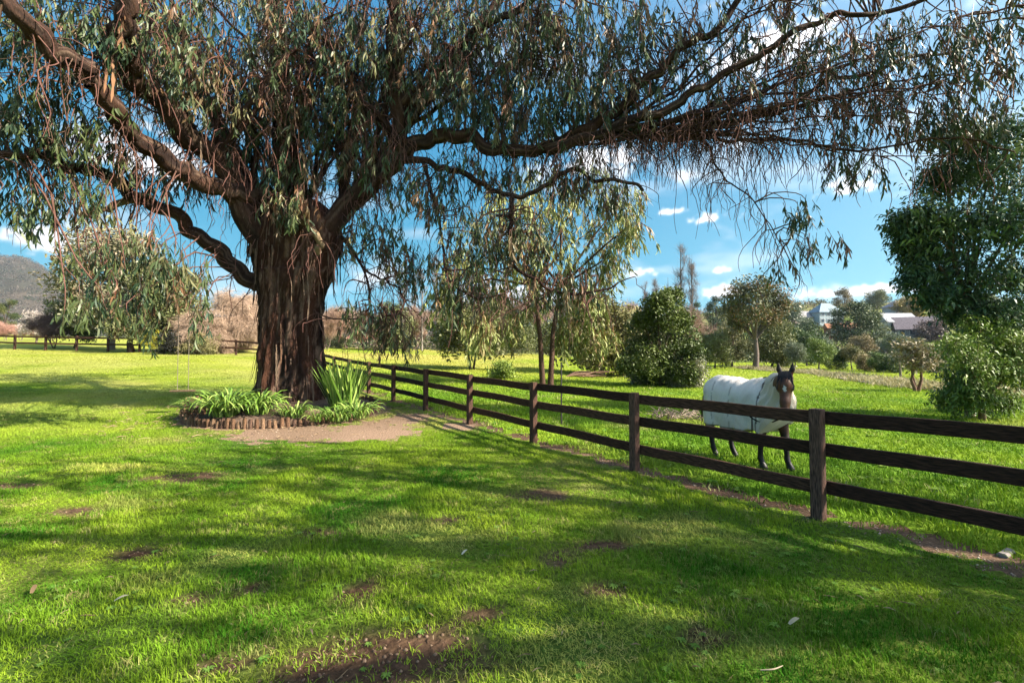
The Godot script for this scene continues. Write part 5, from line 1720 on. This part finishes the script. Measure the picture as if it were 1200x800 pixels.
	# saplings and shrubs along the foot of the town hill
	var row := [
		[932, 431, 400, 26, "pale grey-green sapling above the horse's ears, first of the sapling row", grey, 0.2], [960, 434, 394, 34, "light green rounded sapling, tallest at the left of the sapling row", fresh, 0.22], [981, 433, 408, 30, "dark rounded shrub between two pale saplings of the row", dark, 0.02],
		[999, 434, 403, 26, "rusty-topped slim sapling with a pale stem in the middle of the row", merged(tan, {"c1": Color(0.12, 0.14, 0.05)}), 0.3], [1014, 435, 414, 24, "low brownish shrub right of the rusty-topped sapling", tan, 0.0], [1029, 436, 411, 26, "compact bright-edged dark green shrub in the sapling row", merged(dark, {"c2": Color(0.13, 0.19, 0.04)}), 0.0],
		[1046, 437, 416, 26, "low dark shrub left of the tall grey-green sapling", dark, 0.0], [1056, 443, 388, 34, "tall grey-green sapling with a rounded crown near the farm track", grey, 0.38], [1094, 437, 421, 24, "low tan-green shrub at the right end of the sapling row", tan, 0.0], [946, 429, 384, 40, "dark broad tree standing behind the pale saplings", dark, 0.05], [916, 430, 396, 24, "olive shrub between the umbrella gum and the sapling row", olive, 0.0]]
	for q in row:
		px_tree("sapling" if q[6] > 0.1 else "hedge_shrub", q[4], "tree" if q[6] > 0.1 else "shrub", q[0], q[1], q[2], q[3], merged(q[5], {"clear": q[6], "lobes": 8, "n": 190, "bark": Color(0.3, 0.24, 0.2)}), "saplings and shrubs below the town hill")
	px_tree("pinkish_sapling", "sparse pinkish sapling with splayed stems standing nearest the farm track", "tree", 1074, 459, 396, 40, {"clear": 0.34, "lobes": 8, "n": 45, "size": 0.8, "stems": 3, "c1": Color(0.17, 0.15, 0.08), "c2": Color(0.33, 0.26, 0.17), "bark": Color(0.30, 0.18, 0.14), "r": 0.11})
	# trees among the houses
	var town := [
		[944, 408, 380, 40, "dark tree below the long white house on the hillside", dark], [1000, 414, 350, 52, "largest dark green tree on the hillside, between the blue and the arched house", merged(dark, {"c2": Color(0.10, 0.125, 0.05)})], [1020, 410, 362, 34, "tall green hillside tree touching the left of the arched white house", olive], [988, 372, 334, 22, "yellowish tree on the skyline right of the blue house", tan], [952, 352, 336, 24, "small dark tree on the skyline above the blue house", dark],
		[1028, 362, 339, 26, "olive tree on the skyline left of the lilac house", olive], [1045, 354, 341, 18, "small dark tree on the skyline above the lilac house", dark], [1068, 376, 344, 34, "golden yellow tree behind the purple roof", {"c1": Color(0.24, 0.17, 0.03), "c2": Color(0.42, 0.31, 0.06)}], [1092, 400, 376, 36, "dark purplish tree at the right of the purple roof", {"c1": Color(0.09, 0.06, 0.06), "c2": Color(0.17, 0.12, 0.11)}], [1042, 418, 396, 30, "grey-green tree below the arched white house", grey],
		[1072, 420, 398, 32, "dull green tree under the purple roof", olive], [962, 420, 396, 30, "grey-green tree in front of the red house", grey], [1010, 420, 392, 30, "brown-green bushy tree right of the red house", tan], [930, 398, 352, 36, "grey tree on the hill between the umbrella gum and the white house", grey], [908, 390, 348, 30, "olive tree on the hill just right of the umbrella gum's crown", olive], [1110, 385, 346, 34, "tall tree on the skyline half hidden by the dark evergreen", tan], [975, 380, 362, 20, "orange-brown tree between the blue and the red house", {"c1": Color(0.22, 0.13, 0.04), "c2": Color(0.36, 0.24, 0.08)}], [855, 404, 350, 36, "dull green tree on the hill behind the conifers", olive], [1150, 380, 345, 40, "hillside tree behind the right edge of the dark evergreen", olive], [1185, 390, 348, 44, "dark hillside tree at the right border of the view", dark]]
	for q in town:
		px_tree("hillside_tree", q[4], "tree", q[0], q[1], q[2], q[3], merged(q[5], {"clear": 0.08, "lobes": 9, "n": 210}), "trees among the hillside houses")
	# bare poplars
	px_tree("poplar", "tallest bare poplar, rising above the big dark bush", "tree", 799, 415, 285, 20, merged(pole, {"kids": 34}), "bare poplars")
	px_tree("poplar", "shorter bare poplar touching the right of the tallest one", "tree", 812, 415, 300, 16, pole, "bare poplars")
	px_tree("poplar", "dark stubby bare poplar left of the tallest one", "tree", 784, 414, 322, 8, merged(pole, {"bark": Color(0.1, 0.08, 0.07), "kids": 12}), "bare poplars")
	px_tree("poplar", "thin bare poplar left of the dark stubby one", "tree", 770, 414, 326, 10, pole, "bare poplars")
	px_tree("poplar", "bare poplar standing by the left cloud puff", "tree", 757, 414, 330, 12, pole, "bare poplars")
	var names := ["first and leftmost thin poplar of the bare row behind the field", "second poplar of the bare row, leaning slightly", "third poplar of the bare row, a pale slim one", "fourth poplar of the bare row, taller than its neighbours", "fifth poplar of the bare row, dark and broad", "sixth poplar of the bare row, pale grey", "seventh poplar of the bare row, thin and short", "eighth poplar of the bare row, next to the small olive tree", "ninth poplar of the bare row, behind the small olive tree", "last poplar of the bare row, right of the small olive tree"]
	for i in 10:
		px_tree("poplar", names[i], "tree", 470 + i * 13.5 + rf(-3, 3), 411 + rf(-1.5, 1.5), rf(292, 322), 13, merged(pole, {"kids": 20, "bark": Color(0.36, 0.31, 0.27) if i % 3 != 1 else Color(0.2, 0.15, 0.12)}), "bare poplars")
	# behind the yellow field, centre
	px_tree("bare_round_tree", "round bare reddish-brown tree behind the field just right of the great trunk", "tree", 406, 408, 343, 56, merged(pinkish, {"kids": 5, "twig": Color(0.27, 0.18, 0.13)}))
	px_tree("weeping_olive_tree", "grey-olive drooping tree behind the field, left of the bare poplar row", "tree", 462, 411, 352, 50, merged(olive, {"clear": 0.08, "lobes": 10, "n": 240}))
	px_tree("field_shrub", "dark olive shrub at the back of the field right of the great trunk", "shrub", 393, 408, 391, 26, merged(olive, {"clear": 0.0, "lobes": 6, "n": 110}))
	var hl := ["rusty bare hedge shrub behind the field, nearest the great trunk", "coral-pink bare hedge shrub in the middle of the field hedge", "pale pink bare hedge shrub left of the drooping olive tree", "brown bare hedge shrub below the first bare poplars", "grey-pink bare hedge shrub among the poplar stems", "tan bare hedge shrub beside the small olive tree"]
	var hx := [418, 432, 446, 490, 515, 538]
	for i in 6:
		px_tree("hedge_shrub", hl[i], "shrub", hx[i], 408, 380 - (i % 3) * 4, 30, merged(pinkish, {"stems": 3, "twig": [Color(0.42, 0.21, 0.14), Color(0.46, 0.24, 0.18), Color(0.42, 0.29, 0.24)][i % 3]}), "bare hedge behind the field")
	var mid := [[382, 352, 44, "rusty bare tree touching the right edge of the great trunk"], [428, 358, 46, "tan bare tree right of the round reddish-brown one"], [486, 345, 50, "grey-pink bare tree behind the first poplars of the bare row"], [520, 350, 54, "warm brown bare tree behind the middle of the bare poplar row"], [548, 346, 50, "pale bare tree behind the small olive tree"]]
	for q in mid:
		px_tree("bare_tree", q[3], "tree", q[0], 410, q[1], q[2], merged(pinkish, {"kids": 5, "twig": Color(0.36, 0.23, 0.17).lerp(Color(0.42, 0.32, 0.26), rng.randf())}), "bare trees behind the field")
	for q in [[575, 335, "grey-brown bare tree behind the left side of the two-stemmed gum"], [612, 330, "bare tree seen through the stems of the two-stemmed gum"], [668, 335, "bare pinkish tree right behind the two-stemmed gum"], [735, 345, "bare pinkish tree left behind the big dark bush"]]:
		px_tree("bare_tree", q[2], "tree", q[0], 412, q[1], 60, merged(pinkish, {"kids": 5}), "bare trees at the back of the paddock")
	for q in [[600, 366, "olive tree at the back of the paddock left of the two stems", olive], [690, 362, "olive-yellow tree at the back of the paddock above the trailing scrub", merged(olive, {"c2": Color(0.28, 0.25, 0.07)})], [722, 372, "tan-green tree at the back of the paddock left of the big dark bush", tan], [640, 376, "dull green tree at the back of the paddock behind the two stems", olive]]:
		px_tree("paddock_tree", q[2], "tree", q[0], 416, q[1], 54, merged(q[3], {"clear": 0.1, "lobes": 9, "n": 220}), "leafy trees at the back of the paddock")
	# left: behind the far fence
	px_tree("weeping_willow", "bare tan weeping tree with hanging branches, left of the great trunk", "tree", 268, 413, 322, 84, merged(pinkish, {"up": -0.05, "hang": -1.1, "each": 2, "kids": 5, "fs": 1.25, "twig": Color(0.37, 0.26, 0.19)}))
	px_tree("bare_tan_tree", "bare tan tree behind the weeping one, touching the great trunk", "tree", 292, 407, 326, 56, merged(pinkish, {"twig": Color(0.36, 0.25, 0.19)}))
	px_tree("grey_gum", "tall grey-green gum beyond the far fence, behind the hanging leaves at the left", "tree", 130, 410, 258, 100, merged(grey, {"clear": 0.12, "lobes": 16, "n": 300, "c1": Color(0.13, 0.135, 0.075), "c2": Color(0.28, 0.26, 0.16), "c3": Color(0.3, 0.2, 0.13), "bark": Color(0.3, 0.25, 0.2)}))
	px_tree("olive_gum", "olive gum beyond the far fence, right of the tall grey-green gum", "tree", 195, 411, 300, 80, merged(olive, {"clear": 0.1, "lobes": 13, "n": 420}))
	px_tree("round_green_tree", "rounded green tree beyond the far fence, at the foot of the wooded hill", "tree", 88, 408, 332, 52, merged(dark, {"clear": 0.08, "lobes": 10, "n": 300, "c2": Color(0.14, 0.17, 0.045)}))
	px_tree("purple_brown_tree", "dark purplish bare-twigged tree left of the rounded green tree", "tree", 63, 408, 352, 28, merged(pinkish, {"kids": 5, "twig": Color(0.13, 0.09, 0.09), "bark": Color(0.10, 0.07, 0.06)}))
	px_tree("blossom_tree", "small whitish blossoming tree behind the far fence near the left edge", "tree", 42, 402, 362, 34, {"clear": 0.2, "lobes": 7, "n": 130, "c1": Color(0.42, 0.36, 0.33), "c2": Color(0.66, 0.58, 0.55), "bark": Color(0.2, 0.15, 0.12)})
	px_tree("small_dark_tree", "small dark olive tree at the left border below the wooded hill", "tree", 6, 392, 345, 24, merged(dark, {"n": 130, "clear": 0.1, "lobes": 6, "c2": Color(0.13, 0.13, 0.04)}))
	var pl := ["pink bare shrub at the left border behind the far fence", "salmon-pink bare shrub second from the left border", "pink bare shrub left of the blossoming tree", "dusky pink bare shrub under the purplish tree"]
	for i in 4:
		px_tree("bare_shrub", pl[i], "shrub", 6 + i * 18, 399, 374, 26, merged(pinkish, {"stems": 3, "twig": [Color(0.46, 0.27, 0.22), Color(0.5, 0.3, 0.25)][i % 2]}), "pink bare shrubs behind the far fence")
	px_tree("black_bush", "blackish low bush at the far fence, under the hanging leaves", "bush", 200, 415, 392, 34, {"clear": 0.0, "lobes": 7, "n": 130, "size": 0.5, "c1": Color(0.012, 0.012, 0.010), "c2": Color(0.03, 0.03, 0.022)})
	px_tree("yellow_wattle", "small yellow-flowering wattle at the far fence", "shrub", 176, 413, 384, 18, {"clear": 0.15, "lobes": 6, "n": 90, "size": 0.4, "c1": Color(0.30, 0.28, 0.03), "c2": Color(0.52, 0.46, 0.05)})
	px_tree("fence_tree", "small dark-trunked olive tree standing at the far fence", "tree", 153, 413, 360, 50, merged(olive, {"clear": 0.3, "lobes": 8, "n": 150, "bark": Color(0.045, 0.03, 0.025), "r": 0.22}))
	px_tree("fence_shrub", "olive and tan shrub at the right end of the far fence", "shrub", 236, 415, 392, 44, merged(tan, {"clear": 0.0, "lobes": 7, "n": 150, "c1": Color(0.12, 0.12, 0.05)}))
	# fallen branches and a brush pile in the paddock
	var fb := spot(690, 443)
	var mb := MB.new()
	for i in 9:
		var a := Vector3(rf(-1.6, 0.2), rf(0.05, 0.15), rf(-0.3, 0.3))
		mb.tube(smooth_line([a, a + Vector3(rf(0.5, 0.9), rf(0.0, 0.35), rf(-0.3, 0.3)), a + Vector3(rf(1.2, 2.2), rf(-0.05, 0.25), rf(-0.5, 0.5))], 3), [0.06, 0.055, 0.05, 0.045, 0.04, 0.03, 0.015], 6, Color(0.28, 0.17, 0.12), Color(0.32, 0.2, 0.14))
	tag(part("fallen_branches", mb.mesh(), M.bark, self, fb), "fallen tan branches lying in the grass right of the two-stemmed gum", "branch")
	var bp := spot(797, 492)
	mb = MB.new()
	for i in 70:
		var a := Vector3(rf(-0.65, 0.5), rf(0.0, 0.12), rf(-0.3, 0.3))
		var b := a + Vector3(rf(-0.5, 0.5), rf(0.0, 0.28), rf(-0.35, 0.35))
		mb.tube([a, a.lerp(b, 0.5) + Vector3(0, 0.05, 0), b], [0.014, 0.012, 0.006], 4, Color(0.26, 0.2, 0.16) * rf(0.6, 1.4))
	tag(part("brush_pile", mb.mesh(), M.twig, self, bp), "low heap of grey-brown sticks in the grass left of the horse", "brush pile")

func merged(a: Dictionary, b: Dictionary) -> Dictionary:
	var c := a.duplicate()
	c.merge(b, true)
	return c

func build_distance() -> void:
	# woods on the far hill at the left and the scrub that fills the town hill
	var pl := []
	var tn := []
	for i in 5200:
		var d := rf(380, 1150)
		var t := rf(-1.45, -0.35)
		var x := t * d
		var s := rf(7.0, 14.0)
		pl.append(Transform3D(spin(s), ground(x, d) + Vector3(0, s * 0.25, 0)))
		var c := Color(0.042, 0.044, 0.030).lerp(Color(0.115, 0.088, 0.072), rng.randf())
		if rng.randf() < 0.18: c = Color(0.04, 0.055, 0.03)
		tn.append(c)
	scatter(clump, M.leaf, pl, tn, self, "hill_woodland")
	pl = []
	tn = []
	for i in 6000:
		var d := 84.0 + 306.0 * pow(rng.randf(), 1.35)
		var t := rf(-0.5, 1.35)
		var x := t * d
		var s := rf(2.4, 6.2) * (0.65 + d / 500.0)
		if fine.get_noise_2d(x * 3, d * 3) < -0.14: continue
		pl.append(Transform3D(spin(s), ground(x, d) + Vector3(0, s * 0.22, 0)))
		var c := Color(0.05, 0.07, 0.025).lerp(Color(0.15, 0.15, 0.06), rng.randf())
		if rng.randf() < 0.25: c = Color(0.2, 0.145, 0.11).lerp(Color(0.12, 0.1, 0.08), rng.randf())
		tn.append(c)
	scatter(clump, M.leaf, pl, tn, self, "hillside_scrub")
	# farm track along the foot of the paddock, with dry grass on its edges
	var mb := MB.new()
	var line := []
	for q in [[880, 431.5], [930, 436], [985, 441], [1040, 448.5], [1090, 455], [1140, 459.5], [1200, 463], [1290, 466]]: line.append(spot(q[0], q[1]))
	line = smooth_line(line, 6)
	for i in line.size() - 1:
		for k in 4:
			var u0 := -1.6 + k * 0.8
			var q := []
			for e in [[i, u0], [i + 1, u0], [i + 1, u0 + 0.8], [i, u0 + 0.8]]:
				var a: Vector3 = line[e[0]]
				var n: Vector3 = (line[mini(e[0] + 1, line.size() - 1)] - line[maxi(e[0] - 1, 0)]).normalized().cross(Vector3.UP)
				var p: Vector3 = a + n * e[1] * (0.85 + 0.2 * sin(e[0] * 1.7))
				p.y = height(p.x, -p.z) + 0.09
				q.append(p)
			mb.quad(q[3], q[2], q[1], q[0], Color(0.36, 0.31, 0.25).lerp(Color(0.27, 0.25, 0.2), rng.randf()))
	struct("farm_track", mb.mesh(), M.soil)
	pl = []
	tn = []
	var tm := tuft(24, 0.3, 0.15, 0.45, 0.03, 1.0)
	for i in 900:
		var a: Vector3 = line[rng.randi() % (line.size() - 1)].lerp(line[rng.randi() % line.size()], 0.0)
		var p := a + Vector3(rf(-1.5, 1.5), 0, rf(-2.6, 2.6))
		p.y = height(p.x, -p.z)
		pl.append(Transform3D(spin(rf(0.6, 1.3)), p))
		tn.append(Color(0.42, 0.37, 0.24).lerp(Color(0.3, 0.28, 0.15), rng.randf()))
	many("dry_grass", tm, M.grass, pl, tn, self)
	# houses
	house("two-storey pale blue house with blue roof, left of the largest dark tree", 968, 381, 15, 7.5, 9, 0.1, Color(0.44, 0.52, 0.57), Color(0.25, 0.33, 0.40), {"storeys": 2, "windows": 4, "gable": false, "rise": 3.2})
	house("long low white house with a grey roof, left of the blue house", 944, 380, 15, 4.2, 8, 0.15, Color(0.68, 0.68, 0.66), Color(0.34, 0.32, 0.33), {"windows": 5, "rise": 2.2})
	house("small red-brick house with an orange tiled roof below the blue house", 986, 397, 12, 5.0, 8, -0.35, Color(0.42, 0.16, 0.11), Color(0.46, 0.20, 0.11), {"windows": 3, "chimney": true})
	house("white house with a big arched front, right of the largest dark tree", 1050, 394, 15, 7.0, 9, 0.0, Color(0.74, 0.74, 0.74), Color(0.42, 0.42, 0.46), {"windows": 3, "storeys": 1, "arch": true, "rise": 2.6})
	house("house with a broad purple-grey roof, beside the arched house", 1072, 396, 16, 4.5, 10, -0.45, Color(0.40, 0.37, 0.38), Color(0.20, 0.165, 0.19), {"windows": 4, "rise": 3.6})
	house("lilac-white two-storey house near the skyline, above the arched house", 1054, 374, 15, 7.5, 9, 0.15, Color(0.58, 0.54, 0.62), Color(0.38, 0.34, 0.40), {"windows": 4, "storeys": 2, "rise": 2.4, "gable": false})
	house("pinkish low house behind the trees left of the blue house", 918, 388, 12, 4.0, 8, 0.3, Color(0.5, 0.38, 0.34), Color(0.36, 0.24, 0.22), {"windows": 3})
	house("low red-roofed farmhouse behind the field right of the great trunk", 432, 404, 18, 3.4, 9, -0.1, Color(0.5, 0.34, 0.27), Color(0.46, 0.22, 0.16), {"windows": 4, "rise": 2.2, "veranda": true})

func build_litter() -> void:
	var lb := strap_leaf(0.20, 0.045, 0.8, 4)
	for q in [[133, 711, 1.3, 0.6, "pale curled dry leaf lying on the lawn at the lower left", Color(0.34, 0.31, 0.22)], [36, 702, 1.6, 2.2, "brown dry leaf lying on the lawn near the left border", Color(0.24, 0.15, 0.08)], [541, 655, 1.2, 1.0, "small whitish dry leaf standing in the middle of the lawn", Color(0.40, 0.38, 0.30)], [925, 738, 1.5, 0.4, "pale dry leaf on the lawn at the lower right", Color(0.33, 0.29, 0.19)], [508, 729, 0.8, 2.8, "small tan dry leaf at the edge of the big bare patch", Color(0.3, 0.2, 0.12)]]:
		var p := spot(q[0], q[1])
		var o := part("fallen_leaf", lb, tint_mat("dry_leaf", q[5], M.leaf), self, p + Vector3(0, 0.035, 0))
		o.rotation = Vector3(0.2, q[3], -0.75)
		o.scale = Vector3.ONE * q[2] * 0.32
		tag(o, q[4], "leaf", "dry leaves on the lawn")
	# crumbs of bark, leaf and twig strewn over the turf, and flat weeds in it
	var bits := []
	for k in 3:
		var b := MB.new()
		if k == 0: b.tube([Vector3(-0.05, 0.012, 0), Vector3(0, 0.02, 0.008), Vector3(0.06, 0.012, 0)], [0.003, 0.004, 0.002], 4, Color(1, 1, 1))
		else: b.blade([Vector3(-0.035, 0.012, 0), Vector3(0, 0.024, 0.004), Vector3(0.04, 0.014, 0.01)], [0.004, 0.014, 0.003], Vector3(0, 0.2, 1), Color(1, 1, 1), Color(0.8, 0.8, 0.8))
		bits.append(b.mesh())
	var pl := []
	var tn := []
	for i in 600:
		var d := 1.9 + 8.0 * pow(rng.randf(), 1.3)
		var x := rf(-1.25, 1.2) * d
		if fence_side(x, d) < 0: continue
		pl.append(Transform3D(Basis(Vector3.UP, rf(0, TAU)).scaled(Vector3.ONE * rf(0.3, 0.9)), ground(x, d) + Vector3(0, rf(0.0, 0.02), 0)))
		tn.append(Color(0.14, 0.09, 0.05).lerp(Color(0.30, 0.24, 0.15), rng.randf() * rng.randf()))
	scatter(bits, M.twig, pl, tn, self, "lawn_litter")
	# crumbs of soil on the worn places and along the fence
	var clods := []
	for k in 2:
		var sp := SphereMesh.new()
		sp.radius = 0.5; sp.height = 0.75; sp.radial_segments = 6; sp.rings = 3
		var cb := MB.new()
		var arr := sp.get_mesh_arrays()
		for i in arr[Mesh.ARRAY_VERTEX].size():
			var q: Vector3 = arr[Mesh.ARRAY_VERTEX][i]
			cb.vert(q * (1.0 + 0.3 * sin(q.x * 9 + k * 2) + 0.25 * sin(q.z * 11 + q.y * 7)), arr[Mesh.ARRAY_NORMAL][i], Color(1, 1, 1))
		cb.idx = arr[Mesh.ARRAY_INDEX]
		clods.append(cb.mesh())
	pl = []; tn = []
	for i in 26000:
		var d := 1.9 + 11.5 * pow(rng.randf(), 1.4)
		var x := rf(-1.2, 1.1) * d
		var w := bare(x, d)
		if rng.randf() > w.x * (1.0 if w.y != 2 else 0.35): continue
		pl.append(Transform3D(spin(0.006 + 0.022 * pow(rng.randf(), 3.0)), ground(x, d)))
		var c := Color(0.10, 0.062, 0.04).lerp(Color(0.22, 0.15, 0.10), rng.randf())
		if w.y != 1: c = Color(0.26, 0.18, 0.13).lerp(Color(0.5, 0.4, 0.31), rng.randf())
		tn.append(c)
	scatter(clods, M.rope, pl, tn, self, "soil_crumbs")
	pl = []; tn = []
	for i in 420:
		var a := rf(PI * 0.9, PI * 2.1)
		var r := 2.45 + 1.9 * pow(rng.randf(), 1.6)
		var x := BED.x + cos(a) * r
		var d := BED.y + sin(a) * r * 0.9
		if fence_side(x, d) < 0: continue
		pl.append(Transform3D(Basis(Vector3.UP, rf(0, TAU)).scaled(Vector3.ONE * rf(0.8, 2.2)), ground(x, d)))
		tn.append(Color(0.17, 0.10, 0.06).lerp(Color(0.36, 0.26, 0.16), rng.randf()))
	scatter(bits, M.twig, pl, tn, self, "bark_litter")
	var ros := MB.new()
	for i in 8:
		var a := TAU * i / 8 + rf(-0.2, 0.2)
		var o := Vector3(cos(a), 0, sin(a))
		var l := rf(0.045, 0.08)
		ros.blade([o * 0.008, o * l * 0.55 + Vector3(0, 0.022, 0), o * l + Vector3(0, 0.008, 0)], [0.010, 0.024, 0.004], o.cross(Vector3.UP), Color(1, 1, 1), Color(1.1, 1.1, 1))
	pl = []; tn = []
	for i in 700:
		var d := 1.9 + 6.5 * pow(rng.randf(), 1.2)
		var x := rf(-1.25, 1.2) * d
		if fence_side(x, d) < 0.3 or wob.get_noise_2d(x * 40 + 300, d * 40) < 0.0: continue
		pl.append(Transform3D(Basis(Vector3.UP, rf(0, TAU)).scaled(Vector3.ONE * rf(0.3, 0.62)), ground(x, d) + Vector3(0, 0.012, 0)))
		tn.append(Color(0.08, 0.17, 0.025).lerp(Color(0.16, 0.26, 0.05), rng.randf()))
	many("lawn_weeds", ros.mesh(), M.grass, pl, tn, self)
	var mb := MB.new()
	mb.tube(smooth_line([Vector3(-0.06, 0.02, 0), Vector3(0, 0.035, 0.015), Vector3(0.07, 0.03, -0.02)], 3), [0.003, 0.0035, 0.004, 0.004, 0.0035, 0.003, 0.002], 5, Color(0.3, 0.24, 0.17))
	tag(part("fallen_twig", mb.mesh(), M.twig, self, spot(905, 795) + Vector3(0, 0.02, 0)), "short pale twig on the lawn at the bottom right of centre", "twig")
	mb = MB.new()
	mb.box(Transform3D(Basis(Vector3.UP, 0.5), Vector3(0, 0.015, 0)), Vector3(0.20, 0.04, 0.07), Color(0.34, 0.30, 0.28), 0.015)
	tag(part("pale_stone", mb.mesh(), M.wall, self, spot(1180, 651)), "pale flat stone in the bare strip under the fence at the right", "stone")

const SUN := Vector3(0.785, 0.585, 0.205)
# lobes of the near gum's crown: X, height, D, radius, number of sprays
const NEAR_CROWN := [[11.6, 7.6, 9.6, 1.7, 70], [9.8, 8.7, 9.0, 1.5, 40], [13.0, 8.6, 8.4, 1.9, 90], [3.2, 7.8, 3.6, 1.5, 70], [6.0, 7.6, 4.4, 1.8, 120], [8.8, 7.8, 4.6, 1.7, 110], [11.8, 8.2, 4.2, 1.9, 130], [14.6, 8.4, 3.6, 1.8, 100], [4.4, 8.0, 0.8, 1.8, 120], [7.4, 7.8, 1.4, 1.7, 110], [10.4, 8.2, 1.2, 1.9, 130], [13.6, 8.6, 0.8, 1.7, 100], [16.6, 8.4, 1.8, 1.7, 90], [6.4, 8.4, -1.8, 1.8, 110], [9.8, 8.6, -2.0, 1.9, 120], [13.2, 8.8, -2.2, 1.9, 110], [16.0, 8.6, -1.4, 1.8, 90]]

func _ready() -> void:
	rng.seed = 4711
	wob.seed = 3; wob.frequency = 0.01; wob.fractal_octaves = 3
	fine.seed = 8; fine.frequency = 0.01; fine.fractal_octaves = 4
	# camera
	var cam := Camera3D.new()
	cam.name = "camera"
	add_child(cam)
	cam.position = Vector3(0, EYE, 0)
	cam.basis = cam_basis
	cam.fov = rad_to_deg(2.0 * atan(400.0 / LENS))
	cam.near = 0.1
	cam.far = 4000.0
	cam.current = true
	# sky, sun, exposure
	var env := Environment.new()
	env.background_mode = Environment.BG_SKY
	var sky := Sky.new()
	var sm := PanoramaSkyMaterial.new()
	sm.panorama = make_sky()
	sky.sky_material = sm
	env.sky = sky
	env.background_energy_multiplier = 0.62
	env.tonemap_mode = Environment.TONE_MAPPER_LINEAR
	env.tonemap_exposure = 5.2
	env.fog_enabled = true
	env.fog_density = 0.0001
	env.fog_light_color = Color(0.80, 0.86, 0.95)
	env.sdfgi_enabled = true
	env.ssao_enabled = true
	env.ssil_enabled = true
	var we := WorldEnvironment.new()
	we.name = "world_environment"
	we.environment = env
	add_child(we)
	var sun := DirectionalLight3D.new()
	sun.name = "sun"
	sun.light_energy = 1.0
	sun.light_color = Color(1.0, 0.96, 0.88)
	sun.light_angular_distance = 0.5
	sun.shadow_enabled = true
	add_child(sun)
	sun.look_at_from_position(SUN * 100, Vector3.ZERO)
	make_materials()
	make_leaves()
	# the land, then what stands on it
	build_ground()
	build_distance()
	build_trees()
	build_gum()
	build_near_gum()
	build_fence()
	build_bed()
	build_plants()
	build_swing()
	build_horse()
	build_grass()
	build_litter()
